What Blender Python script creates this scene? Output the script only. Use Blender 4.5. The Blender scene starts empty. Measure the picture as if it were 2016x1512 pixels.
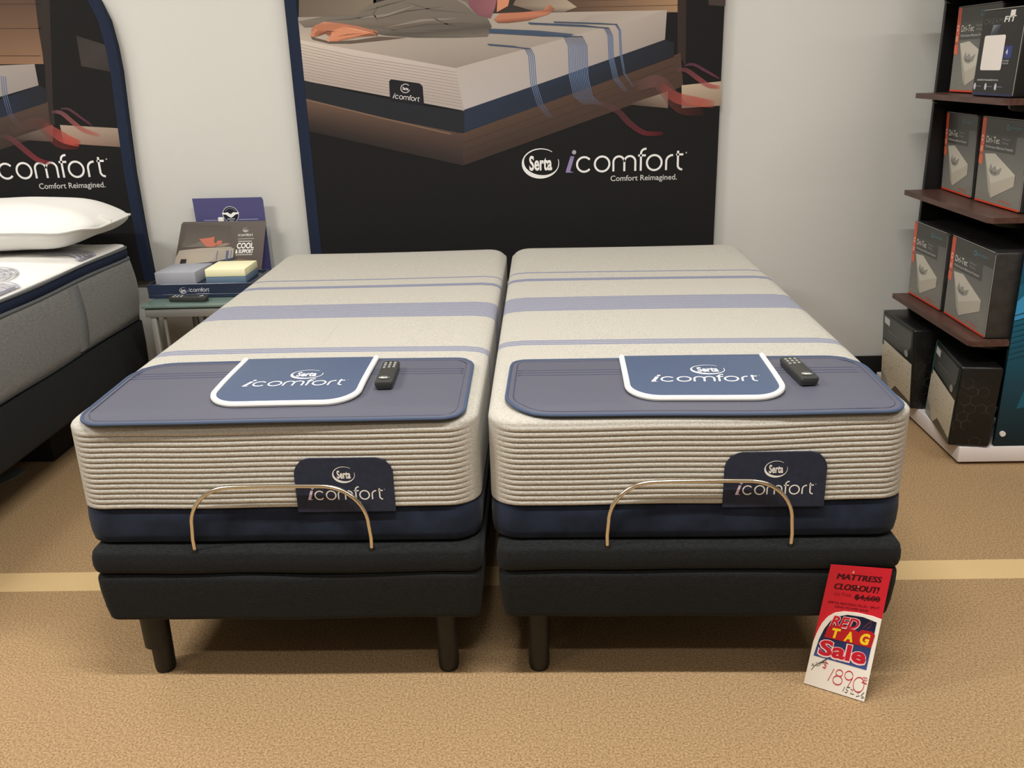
import bpy, bmesh, math, random
from mathutils import Vector, Matrix
from mathutils.geometry import tessellate_polygon
random.seed(7)
S = bpy.context.scene
COL = S.collection
PI = math.pi

# ------------------------------------------------------------------ camera
CAM = Vector((.1549, -1.8858, 1.473)); YAW, PIT, ROL, FPX = -.0414, .3411, -.0309, 1756.74
_f = Vector((math.sin(YAW)*math.cos(PIT), math.cos(YAW)*math.cos(PIT), -math.sin(PIT)))
_r = _f.cross(Vector((0, 0, 1))).normalized(); _u = _r.cross(_f)
CR = _r*math.cos(ROL) + _u*math.sin(ROL); CU = -_r*math.sin(ROL) + _u*math.cos(ROL); CF = _f
cd = bpy.data.cameras.new('camera'); cam = bpy.data.objects.new('camera', cd); COL.objects.link(cam)
cd.sensor_width = 36; cd.lens = FPX/2016*36; cd.clip_start = .05; cd.clip_end = 60
cam.matrix_world = Matrix.Translation(CAM) @ Matrix((CR, CU, -CF)).transposed().to_4x4()
S.camera = cam

def at(px, py, ax, v):
    """a measured photograph point, as the world point on the plane ax = v"""
    d = CF + CR*((px-1008)/FPX) - CU*((py-756)/FPX)
    i = 'xyz'.index(ax)
    return CAM + d*((v-CAM[i])/d[i])

# ------------------------------------------------------------------ light
w = bpy.data.worlds.new('world'); S.world = w; w.use_nodes = True
w.node_tree.nodes['Background'].inputs[0].default_value = (1, .95, .87, 1)
w.node_tree.nodes['Background'].inputs[1].default_value = .25
def area(x, y, z, sx, sy, p, rot=(0, 0, 0)):
    l = bpy.data.lights.new('ceiling_lamp', 'AREA'); l.shape = 'RECTANGLE'; l.size = sx; l.size_y = sy
    l.energy = p; l.color = (1, .975, .92)
    o = bpy.data.objects.new('ceiling_lamp', l); o.location = (x, y, z); o.rotation_euler = rot
    COL.objects.link(o); return o
CEIL = 3.3
for yy, pw in ((-.78, 80), (-2.25, 19), (-5., 5), (1.2, 20)):      # rows of slim ceiling tubes running across the aisle
    for xx, k in ((-2.75, 1.1), (.2, 1.), (2.4, .35)):
        area(xx, yy, CEIL-.03, 1.3, .10, pw*k)
S.view_settings.view_transform = 'Standard'; S.view_settings.look = 'None'
S.view_settings.gamma = 1; S.view_settings.use_curve_mapping = False
S.view_settings.exposure = .0

# ------------------------------------------------------------------ materials
def lin(c):
    out = []
    for v in c[:3]:
        v /= 255
        out.append(v/12.92 if v <= .04045 else ((v+.055)/1.055)**2.4)
    return tuple(out)
M = {}
def mat(name, c, rough=.6, metal=0, spec=.5, c2=None, nscale=200, nstretch=(1, 1, 1), bump=0, bscale=None, detail=3, lo=.35, hi=.65, sheen=0, coat=0):
    if name in M: return M[name]
    m = bpy.data.materials.new(name); m.use_nodes = True; nt = m.node_tree; b = nt.nodes['Principled BSDF']
    b.inputs['Base Color'].default_value = lin(c)+(1,)
    b.inputs['Roughness'].default_value = rough; b.inputs['Metallic'].default_value = metal
    b.inputs['Specular IOR Level'].default_value = spec
    if sheen: b.inputs['Sheen Weight'].default_value = sheen
    if coat: b.inputs['Coat Weight'].default_value = coat; b.inputs['Coat Roughness'].default_value = .15
    if c2 or bump:
        tc = nt.nodes.new('ShaderNodeTexCoord'); mp = nt.nodes.new('ShaderNodeMapping'); mp.inputs['Scale'].default_value = nstretch
        nz = nt.nodes.new('ShaderNodeTexNoise'); nz.inputs['Scale'].default_value = nscale; nz.inputs['Detail'].default_value = detail
        nt.links.new(tc.outputs['Object'], mp.inputs[0]); nt.links.new(mp.outputs[0], nz.inputs['Vector'])
        if c2:
            rp = nt.nodes.new('ShaderNodeValToRGB'); e = rp.color_ramp.elements
            e[0].position = lo; e[1].position = hi; e[0].color = lin(c)+(1,); e[1].color = lin(c2)+(1,)
            nt.links.new(nz.outputs['Fac'], rp.inputs[0]); nt.links.new(rp.outputs[0], b.inputs['Base Color'])
        if bump:
            src = nz
            if bscale:
                src = nt.nodes.new('ShaderNodeTexNoise'); src.inputs['Scale'].default_value = bscale
                nt.links.new(mp.outputs[0], src.inputs['Vector'])
            bp = nt.nodes.new('ShaderNodeBump'); bp.inputs['Strength'].default_value = bump; bp.inputs['Distance'].default_value = .004
            nt.links.new(src.outputs['Fac'], bp.inputs['Height']); nt.links.new(bp.outputs[0], b.inputs['Normal'])
    M[name] = m; return m

def print_mat(name, rough, coat=0, alpha=False):
    m = bpy.data.materials.new(name); m.use_nodes = True; nt = m.node_tree; b = nt.nodes['Principled BSDF']
    a = nt.nodes.new('ShaderNodeAttribute'); a.attribute_name = 'Col'
    nt.links.new(a.outputs['Color'], b.inputs['Base Color']); b.inputs['Roughness'].default_value = rough
    b.inputs['Specular IOR Level'].default_value = .3
    if coat: b.inputs['Coat Weight'].default_value = coat; b.inputs['Coat Roughness'].default_value = .12
    if alpha: nt.links.new(a.outputs['Alpha'], b.inputs['Alpha'])
    M[name] = m; return m
print_mat('printed_fabric', .75); print_mat('printed_ribbon', .75, alpha=True)
print_mat('printed_card', .55); print_mat('glossy_print', .35, coat=.15)

MW, ML = .978, 1.985
def striped(name, skew, dy):
    """grey heather knit with the woven blue stripes across the mattress (a pattern of the cloth itself)"""
    m = mat(name, (162, 158, 149), .85, spec=.2, c2=(188, 184, 175), nscale=260, bump=.25, detail=4, lo=.3, hi=.6, sheen=.1)
    nt = m.node_tree; b = nt.nodes['Principled BSDF']; ramp = [n for n in nt.nodes if n.type == 'VALTORGB'][0]
    tc = [n for n in nt.nodes if n.type == 'TEX_COORD'][0]
    sp = nt.nodes.new('ShaderNodeSeparateXYZ'); nt.links.new(tc.outputs['Object'], sp.inputs[0])
    def mth(op, a, bb):
        n = nt.nodes.new('ShaderNodeMath'); n.operation = op
        for i, v in enumerate((a, bb)):
            if v is None: continue
            if isinstance(v, (int, float)): n.inputs[i].default_value = v
            else: nt.links.new(v, n.inputs[i])
        return n.outputs[0]
    y = mth('SUBTRACT', mth('SUBTRACT', sp.outputs['Y'], mth('MULTIPLY', sp.outputs['X'], skew)), dy)
    y = mth('ADD', y, ML/2)
    lines = [(1.446, 1.462), (1.312, 1.352), (.508, .521), (.5245, .5375), (.541, .554)]
    n = 11; a, e = .885, 1.068; p = (e-a)/n
    lines += [(a+i*p, a+i*p+p*.82) for i in range(n)]
    tot = None
    for (l, h) in lines:
        q = mth('MULTIPLY', mth('GREATER_THAN', y, l), mth('LESS_THAN', y, h))
        tot = q if tot is None else mth('ADD', tot, q)
    mx = nt.nodes.new('ShaderNodeMix'); mx.data_type = 'RGBA'
    nt.links.new(tot, mx.inputs['Factor']); nt.links.new(ramp.outputs[0], mx.inputs[6]); mx.inputs[7].default_value = lin((126, 130, 152))+(1,)
    nt.links.new(mx.outputs[2], b.inputs['Base Color']); return m

# ------------------------------------------------------------------ object helpers
OFF = {}
def thing(name, label, cat, loc=(0, 0, 0), group=None, rotz=0):
    o = bpy.data.objects.new(name, None); o.empty_display_size = .05; COL.objects.link(o)
    o.location = loc; o.rotation_euler = (0, 0, rotz); OFF[o.name] = Vector(loc)
    return tag(o, label, cat, group)
def tag(o, label, cat, group=None):
    o['label'] = label; o['category'] = cat
    if group: o['group'] = group
    return o
def link_mesh(name, verts, faces, mats, parent, smooth=True, fm=None, world=True, auto=None):
    off = OFF.get(parent.name, Vector()) if (parent and world) else Vector()
    me = bpy.data.meshes.new(name); me.from_pydata([tuple(Vector(v)-off) for v in verts], [], faces)
    for m in (mats if isinstance(mats, (list, tuple)) else [mats]): me.materials.append(m)
    if fm: me.polygons.foreach_set('material_index', fm)
    if smooth: me.polygons.foreach_set('use_smooth', [True]*len(me.polygons))
    me.validate(); me.update()
    if smooth and auto: me.set_sharp_from_angle(angle=auto)
    o = bpy.data.objects.new(name, me); COL.objects.link(o)
    if parent: o.parent = parent; OFF[o.name] = OFF.get(parent.name, Vector()).copy()
    else: OFF[o.name] = Vector()
    return o
class MB:
    def __init__(s): s.v = []; s.f = []; s.m = []
    def add(s, vs, fs, mi=0, mx=None):
        n = len(s.v)
        s.v += [(mx @ Vector(v)) if mx else Vector(v) for v in vs]
        s.f += [tuple(i+n for i in f) for f in fs]; s.m += [mi]*len(fs); return s
    def rbox(s, lo, hi, r=.005, seg=2, mi=0, mx=None):
        bm = bmesh.new(); bmesh.ops.create_cube(bm, size=1)
        for v in bm.verts:
            v.co = Vector([lo[i]+(hi[i]-lo[i])*(v.co[i]+.5) for i in range(3)])
        r = min(r, .49*min(hi[i]-lo[i] for i in range(3)))
        if r > 0: bmesh.ops.bevel(bm, geom=list(bm.edges), offset=r, segments=seg, profile=.5, affect='EDGES')
        bm.verts.index_update()
        s.add([v.co.copy() for v in bm.verts], [[v.index for v in f.verts] for f in bm.faces], mi, mx); bm.free(); return s
    def tube(s, path, r, n=10, closed=False, mi=0, caps=True):
        P = [Vector(p) for p in path]; N = len(P); rr = r if isinstance(r, (list, tuple)) else [r]*N
        vs = []; fs = []; up = None
        for i in range(N):
            a = P[(i-1) % N] if (closed or i > 0) else P[i]; b = P[(i+1) % N] if (closed or i < N-1) else P[i]
            t = (b-a).normalized()
            if up is None: up = Vector((0, 0, 1)) if abs(t.z) < .9 else Vector((0, 1, 0))
            x = t.cross(up).normalized(); y = x.cross(t).normalized(); up = y
            for k in range(n):
                q = 2*PI*k/n; vs.append(P[i] + x*(math.cos(q)*rr[i]) + y*(math.sin(q)*rr[i]))
        for i in range(N if closed else N-1):
            j = (i+1) % N
            for k in range(n):
                l = (k+1) % n; fs.append((i*n+k, i*n+l, j*n+l, j*n+k))
        if caps and not closed:
            fs.append(tuple(range(n))[::-1]); fs.append(tuple((N-1)*n+k for k in range(n)))
        return s.add(vs, fs, mi)
    def prism(s, pts, a, b, mi=0):
        """extrude a polygon of (3d) points from offset vector a to offset vector b"""
        n = len(pts); a = Vector(a); b = Vector(b)
        vs = [Vector(p)+a for p in pts]+[Vector(p)+b for p in pts]
        fs = [tuple(range(n))[::-1], tuple(range(n, 2*n))]+[(i, (i+1) % n, n+(i+1) % n, n+i) for i in range(n)]
        return s.add(vs, fs, mi)
    def build(s, name, mats, parent=None, smooth=True, auto=.6, world=True):
        bm = bmesh.new(); vv = [bm.verts.new(v) for v in s.v]
        for f, m in zip(s.f, s.m):
            try:
                ff = bm.faces.new([vv[i] for i in f]); ff.material_index = m
            except ValueError: pass
        bmesh.ops.recalc_face_normals(bm, faces=list(bm.faces)); bm.verts.index_update()
        V = [v.co.copy() for v in bm.verts]; F = [[v.index for v in f.verts] for f in bm.faces]; K = [f.material_index for f in bm.faces]
        bm.free()
        return link_mesh(name, V, F, mats, parent, smooth, K, world, auto)
def structure(o): o['kind'] = 'structure'; return o

# ------------------------------------------------------------------ lettering and flat print
_tc = {}
def glyphs(s, offset=0.):
    k = (s, offset)
    if k not in _tc:
        c = bpy.data.curves.new('lettering', 'FONT'); c.body = s; c.size = 1; c.offset = offset; c.resolution_u = 3; c.fill_mode = 'FRONT'
        o = bpy.data.objects.new('lettering', c); COL.objects.link(o)
        dg = bpy.context.evaluated_depsgraph_get(); me = bpy.data.meshes.new_from_object(o.evaluated_get(dg))
        V = [(v.co.x, v.co.y) for v in me.vertices]; F = [tuple(p.vertices) for p in me.polygons]
        bpy.data.objects.remove(o); bpy.data.curves.remove(c); bpy.data.meshes.remove(me)
        x0 = min(v[0] for v in V); x1 = max(v[0] for v in V); y0 = min(v[1] for v in V); y1 = max(v[1] for v in V)
        _tc[k] = (V, F, x0, x1, y0, y1)
    return _tc[k]
def arc(cx, cy, rx, ry, a0, a1, n=16):
    return [(cx+rx*math.cos(math.radians(a0+(a1-a0)*i/n)), cy+ry*math.sin(math.radians(a0+(a1-a0)*i/n))) for i in range(n+1)]
class Art:
    """flat print on a surface: f(u, v, h) gives the world point h above it"""
    def __init__(s, f, step=.00035): s.f = f; s.v = []; s.fc = []; s.c = []; s.step = step; s.maxe = None
    def _add(s, pts, faces, col, layer):
        if s.maxe: pts, faces, col = s._fine(pts, faces, col)
        n = len(s.v); h = layer*s.step
        for i, p in enumerate(pts):
            s.v.append(s.f(p[0], p[1], h))
            c = col[i] if isinstance(col, list) else col
            s.c.append(lin(c)+((c[3] if len(c) > 3 else 1.),))
        s.fc += [tuple(i+n for i in f) for f in faces]
    def _fine(s, pts, faces, col):
        pts = [tuple(p[:2]) for p in pts]; cl = list(col) if isinstance(col, list) else None
        todo = []; out = []
        for f in faces:
            for i in range(1, len(f)-1): todo.append((f[0], f[i], f[i+1]))
        mid = {}
        while todo:
            f = todo.pop(); e = [(math.hypot(pts[f[i]][0]-pts[f[(i+1) % 3]][0], pts[f[i]][1]-pts[f[(i+1) % 3]][1]), i) for i in range(3)]
            l, i = max(e)
            if l < s.maxe: out.append(f); continue
            a, b, c = f[i], f[(i+1) % 3], f[(i+2) % 3]; k = (min(a, b), max(a, b))
            if k not in mid:
                mid[k] = len(pts); pts.append(((pts[a][0]+pts[b][0])/2, (pts[a][1]+pts[b][1])/2))
                if cl: cl.append(tuple((p+q)/2 for p, q in zip(cl[a], cl[b])))
            m = mid[k]; todo += [(a, m, c), (m, b, c)]
        return pts, out, (cl if cl else col)
    def poly(s, pts, col, layer=1):
        tri = tessellate_polygon([[Vector((p[0], p[1], 0)) for p in pts]])
        s._add(pts, tri, col, layer)
    def quadgrid(s, a, b, c, d, ca, cb, cc, cd, nu, nv, layer=1):
        """bilinear colour patch with corners a b c d (counter clockwise)"""
        pts = []; cols = []; fs = []
        mixp = lambda p, q, t: tuple(p[i]*(1-t)+q[i]*t for i in range(len(p)))
        for j in range(nv+1):
            for i in range(nu+1):
                u = i/nu; v = j/nv
                pts.append(mixp(mixp(a, b, u), mixp(d, c, u), v)); cols.append(mixp(mixp(ca, cb, u), mixp(cd, cc, u), v))
        for j in range(nv):
            for i in range(nu):
                k = j*(nu+1)+i; fs.append((k, k+1, k+nu+2, k+nu+1))
        s._add(pts, fs, cols, layer)
    def stroke(s, pts, w, col, layer=1, closed=False):
        N = len(pts); L = []; R = []; C = []
        for i in range(N):
            a = pts[(i-1) % N] if (closed or i > 0) else pts[i]; b = pts[(i+1) % N] if (closed or i < N-1) else pts[i]
            tx, ty = b[0]-a[0], b[1]-a[1]; l = math.hypot(tx, ty) or 1; nx, ny = -ty/l, tx/l
            ww = (w[i] if isinstance(w, (list, tuple)) else w)/2
            L.append((pts[i][0]+nx*ww, pts[i][1]+ny*ww)); R.append((pts[i][0]-nx*ww, pts[i][1]-ny*ww))
            C.append(col[i] if isinstance(col, list) else col)
        fs = []
        for i in range(N if closed else N-1):
            j = (i+1) % N; fs.append((i, N+i, N+j, j))
        s._add(L+R, fs, C+C, layer)
    def text(s, t, x0, x1, y, h, col, layer=1, bold=0., shear=0., rise=0.):
        """text spanning x0..x1 with its baseline at y and the height of its tallest letter h"""
        V, F, a, b, c, d = glyphs(t, bold)
        P = []
        for (x, yy) in V:
            q = yy/max(d, .01)*h
            u = x0+(x-a)/(b-a)*(x1-x0)
            P.append((u+q*shear, y+q+(u-x0)*rise))
        s._add(P, F, col, layer)
    def smalltext(s, x0, x1, y, h, col, layer=1):
        """a line of print too small to read: a row of short dashes"""
        n = 9
        for i in range(n):
            a = x0+(x1-x0)*i/n; s.stroke([(a, y+h*.5), (a+(x1-x0)/n*.75, y+h*.5)], h*.7, col, layer)
    def emblem(s, cx, cy, rx, col, layer=1, word=True, ratio=.8, rise=0.):
        ry = rx*ratio; n = 40; O = []; I = []
        for i in range(n+1):
            q = i/n; an = math.radians(50+q*325); t = math.sin(PI*q)**.8
            bias = max(0, math.cos(an-math.radians(245)))
            th = rx*(.03+.15*t*bias+.04*t)
            O.append((cx+rx*math.cos(an), cy+ry*math.sin(an))); I.append((cx+(rx-th)*math.cos(an), cy+(ry-th)*math.sin(an)))
        s._add(O+I, [(i, i+1, n+2+i, n+1+i) for i in range(n)], col, layer)
        if word: s.text('Serta', cx-rx*.6, cx+rx*.62, cy-ry*.42, ry*.95, col, layer, bold=.03)
    def wordmark(s, x, y, xh, col, icol, layer=1, first=True, dot=None, wt=.125, shear=0.):
        """lower case geometric hairline wordmark, x-height xh, left end x, baseline y"""
        T = lambda P: [(x+xh*p[0]+xh*p[1]*shear, y+xh*p[1]) for p in P]
        k = wt*xh
        if first:
            s.stroke(T([(.36, 1), (.62, 1)]), k*.7, icol, layer)
            s.poly(T([(.36, .97), (.62, .97), (.36, .12), (.42, .04), (.55, .04), (.55, 0), (.06, 0), (.08, .12)]), icol, layer)
            s.poly(T(arc(.62, 1.3, .14, .14, 0, 360, 14)[:-1]), dot or icol, layer)
        s.stroke(T(arc(1.28, .5, .47, .47, 40, 320, 24)), k, col, layer)
        s.stroke(T(arc(2.46, .5, .48, .48, 0, 360, 30)[:-1]), k, col, layer, True)
        s.stroke(T([(3.2, 0), (3.2, .6)]+arc(3.56, .6, .36, .36, 180, 0, 14)+[(3.92, 0)]), k, col, layer)
        s.stroke(T([(3.92, .6)]+arc(4.28, .6, .36, .36, 180, 0, 14)+[(4.64, 0)]), k, col, layer)
        s.stroke(T([(5.0, 0), (5.0, 1.1)]+arc(5.3, 1.1, .3, .3, 180, 80, 8)), k, col, layer)
        s.stroke(T([(4.82, .98), (5.32, .98)]), k, col, layer)
        s.stroke(T(arc(5.88, .5, .48, .48, 0, 360, 30)[:-1]), k, col, layer, True)
        s.stroke(T([(6.66, 0), (6.66, .55)]+arc(7.06, .55, .4, .4, 180, 85, 10)), k, col, layer)
        s.stroke(T([(7.42, 1.22), (7.42, .3)]+arc(7.7, .3, .28, .28, 180, 275, 8)), k, col, layer)
        s.stroke(T([(7.3, .98), (7.76, .98)]), k, col, layer)
        s.poly(T(arc(7.95, 1.08, .06, .06, 0, 360, 8)[:-1]), (150, 150, 150), layer)
    def build(s, name, parent, m='printed_card'):
        o = link_mesh(name, s.v, s.fc, M[m], parent, smooth=False)
        a = o.data.color_attributes.new('Col', 'FLOAT_COLOR', 'POINT')
        flat = [x for c in s.c for x in c]
        if len(a.data)*4 == len(flat): a.data.foreach_set('color', flat)
        return o
def planar(o, ux, vx):
    """surface frame: origin, unit u direction, unit v direction (normal is u x v)"""
    o = Vector(o); ux = Vector(ux); vx = Vector(vx); n = ux.cross(vx).normalized()
    return lambda u, v, h: o+ux*u+vx*v+n*h

# ================================================================== SETTING
carpet = mat('brown_carpet', (132, 105, 75), .95, spec=.1, c2=(188, 158, 119), nscale=190, detail=6, lo=.3, hi=.66, bump=.6, bscale=260)
def carpet_border(m):
    nt = m.node_tree; b = nt.nodes['Principled BSDF']; ramp = [n for n in nt.nodes if n.type == 'VALTORGB'][0]
    tc = [n for n in nt.nodes if n.type == 'TEX_COORD'][0]; sp = nt.nodes.new('ShaderNodeSeparateXYZ'); nt.links.new(tc.outputs['Object'], sp.inputs[0])
    def mth(op, a, bb):
        n = nt.nodes.new('ShaderNodeMath'); n.operation = op
        for i, v in enumerate((a, bb)):
            if isinstance(v, (int, float)): n.inputs[i].default_value = v
            else: nt.links.new(v, n.inputs[i])
        return n.outputs[0]
    y = mth('SUBTRACT', sp.outputs['Y'], mth('MULTIPLY', sp.outputs['X'], .0095))
    q = mth('MULTIPLY', mth('GREATER_THAN', y, .447), mth('LESS_THAN', y, .555))
    mx = nt.nodes.new('ShaderNodeMix'); mx.data_type = 'RGBA'; nt.links.new(q, mx.inputs['Factor']); nt.links.new(ramp.outputs[0], mx.inputs[6])
    mx.inputs[7].default_value = lin((214, 184, 136))+(1,); nt.links.new(mx.outputs[2], b.inputs['Base Color'])
carpet_border(carpet)
WALL = 2.25; X0, X1, Y0 = -5.5, 5.5, -7.5
paint = mat('wall_paint', (207, 206, 201), .55, spec=.35, bump=.06, nscale=350)
structure(MB().rbox((X0, Y0, -.06), (X1, WALL, 0), 0).build('floor', carpet, smooth=False))
structure(MB().rbox((X0, WALL, 0), (X1, WALL+.1, CEIL), 0).build('wall_back', paint, smooth=False))
structure(MB().rbox((X0-.1, Y0, 0), (X0, WALL, CEIL), 0).build('wall_left', paint, smooth=False))
structure(MB().rbox((X1, Y0, 0), (X1+.1, WALL, CEIL), 0).build('wall_right', paint, smooth=False))
structure(MB().rbox((X0, Y0-.1, 0), (X1, Y0, CEIL), 0).build('wall_front', paint, smooth=False))
structure(MB().rbox((X0-.1, Y0-.1, CEIL), (X1+.1, WALL+.1, CEIL+.1), 0).build('ceiling', mat('ceiling_tile', (215, 213, 206), .9), smooth=False))
structure(MB().rbox((X0, WALL-.012, 0), (X1, WALL, .118), .003).build('baseboard_back', mat('black_vinyl', (24, 24, 25), .5)))

# ================================================================== BEDS
dark_fabric = mat('charcoal_upholstery', (17, 19, 20), .85, spec=.2, c2=(30, 33, 34), nscale=120, nstretch=(1, 1, 6), bump=.35, detail=5, sheen=.04)
black_plastic = mat('black_plastic', (14, 14, 15), .5)
chrome = mat('brass_tinted_chrome', (222, 214, 198), .22, metal=1)
navy_velour = mat('navy_velour', (24, 31, 46), .9, spec=.15, c2=(36, 45, 64), nscale=14, bump=.2, bscale=500, detail=5, sheen=.08)

def wob(x, seed=0.):
    return .5*math.sin(5.1*x+seed)+.3*math.sin(9.7*x+1.7*seed)+.2*math.sin(15.3*x+seed*.6)

def ring(w_, l_, r, inset, nc=7, nx=26, ny=36):
    """rounded rectangle outline, x from 0 to w_, y from 0 to l_, pulled in by inset"""
    r = max(r-inset*.6, .012); x0, x1, y0, y1 = inset, w_-inset, inset, l_-inset
    if x1-x0 < 2*r: r = max((x1-x0)/2-.0005, .0002)
    P = []
    def line(ax, ay, bx, by, n):
        for i in range(n): P.append((ax+(bx-ax)*i/n, ay+(by-ay)*i/n))
    def cor(cx, cy, a0):
        for i in range(nc): P.append((cx+r*math.cos(math.radians(a0+90*i/nc)), cy+r*math.sin(math.radians(a0+90*i/nc))))
    line(x0+r, y0, x1-r, y0, nx); cor(x1-r, y0+r, -90)
    line(x1, y0+r, x1, y1-r, ny); cor(x1-r, y1-r, 0)
    line(x1-r, y1, x0+r, y1, nx); cor(x0+r, y1-r, 90)
    line(x0, y1-r, x0, y0+r, ny); cor(x0+r, y0+r, 180)
    return P
def loft(levels, w_, l_, r, ox, oy, warp=None, cap=True):
    """levels: list of (z, inset, foot_out); foot_out pushes the foot face towards -y (quilted ribs)"""
    vs = []; fs = []; n = None
    for (z, ins, fo) in levels:
        P = ring(w_, l_, r, ins)
        n = len(P)
        for (x, y) in P:
            k = max(0, min(1, 1-(y-ins)/.02)) if fo else 0
            q = Vector((ox+x, oy+y-fo*k, z))
            if warp: q = warp(q, x, y)
            vs.append(q)
    for j in range(len(levels)-1):
        for i in range(n):
            k = (i+1) % n; fs.append((j*n+i, j*n+k, (j+1)*n+k, (j+1)*n+i))
    if cap:
        fs.append(tuple(range(n))[::-1]); fs.append(tuple((len(levels)-1)*n+i for i in range(n)))
    return vs, fs

ZT = .722            # top of the mattresses
ZB, NRIB, RIB = .498, 15, .0134
ZR = ZB+.002+RIB*NRIB; RTOP = ZT-ZR
def lift(z, xl, y, seed):
    """slow waves of the soft cover; xl is measured from the mattress's left side"""
    fade = max(0, 1-y/.25); hgt = max(0, min(1, (.735-z)/.03)); z0 = z
    z += (.006*(xl/MW-.5)+.004*wob(xl, seed))*fade*(.35+.65*hgt)*max(0, min(1, (z0-.405)/.07))
    if z0 > ZR+.012:
        k = min(1, (z0-ZR-.012)/.008)
        z += k*(.004*math.sin(3*xl+seed)*math.sin(2.3*y+seed)-.004*max(0, 1-y/.3)+.012*max(0, (y-1.5)/.5))
    return z
def top_z(x, y, x0, seed):
    """height of the mattress surface under (x, y), falling off over the rounded edge"""
    xl = min(max(x-x0, 0), MW); e = min(xl, MW-xl, y)
    if e >= .0505: z = ZT+.002
    else:
        q = max(0, min(1, (e-.001)/.05)); z = ZR+RTOP*math.sin(math.acos(1-q))
        if e < .001: z -= min(.03, (.001-e)*1.6)
    return lift(z, xl, max(y, 0), seed)
def make_mattress(x0, label, skew, dy, seed, mname):
    t = thing('twin_mattress', label, 'mattress', (x0+MW/2, ML/2, .404), 'pair of twin mattresses pushed side by side')
    zb = ZB
    def warp(q, x, y):
        q.z = lift(q.z, x, max(y, 0), seed)
        q.y -= .002*wob(x*1.3, seed+2)*max(0, 1-y/.1)
        return q
    lv = [(zb, .03, 0), (zb, .006, 0)]
    NR = NRIB; rib = RIB
    for k in range(NR):
        for j in range(7):
            p = (j+.5)/7; lv.append((zb+.002+rib*(k+j/7), .001, .0042*math.sin(PI*j/7)**.5 if j else -.0012))
    zr = ZR; R = RTOP
    for j in range(0, 9):
        a = PI/2*j/8; bul = .002*math.sin(PI*((j/8*3) % 1))
        lv.append((zr+R*math.sin(a), .001+.05*(1-math.cos(a))**1.0, bul if j < 7 else 0))
    for i in (.07, .10, .15, .22, .30, .38, .45, .4885): lv.append((ZT+.002, i, 0))
    vs, fs = loft(lv, MW, ML, .075, x0, 0, warp)
    link_mesh('knit_cover', vs, fs, striped(mname, skew, dy), t)
    lv = [(.4055, .04, 0), (.4045, .014, 0), (.409, .005, 0), (.43, .002, 0), (.46, .001, 0), (.49, .003, 0), (zb+.001, .006, 0), (zb+.001, .03, 0)]
    vs, fs = loft(lv, MW, ML, .07, x0, 0, warp)
    link_mesh('base_band', vs, fs, navy_velour, t)
    # woven label on the foot face
    lx0, lx1 = x0+.545, x0+.778; lz0, lz1 = .492, .630; r = .042
    out = [(lx1, lz0)]+arc(lx1-r, lz1-r, r, r, 0, 90, 10)+arc(lx0+r, lz1-r, r, r, 90, 180, 10)+[(lx0, lz0)]
    mb = MB(); mb.prism([(p[0], -.0078, p[1]) for p in out], (0, 0, 0), (0, .009, 0))
    lab = mb.build('label_patch', mat('label_navy', (24, 31, 50), .8, c2=(30, 38, 60), nscale=60, bump=.15, bscale=700), t)
    a = Art(planar((lx0, -.0079, lz0), (1, 0, 0), (0, 0, 1)))
    a.emblem(.117, .096, .0265, (232, 230, 226), word=True)
    a.wordmark(.026, .032, .0232, (232, 230, 226), (214, 196, 222), wt=.13)
    a.build('label_lettering', lab)
    return t
make_mattress(-.985, 'left twin mattress of the pair, grey with blue stripes, beside the glass side table', 0, 0, .4, 'striped_knit')
make_mattress(.014, 'right twin mattress of the pair, grey with blue stripes, beside the stocked shelf unit', -.045, .028, 2.6, 'striped_knit_skewed')

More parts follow.
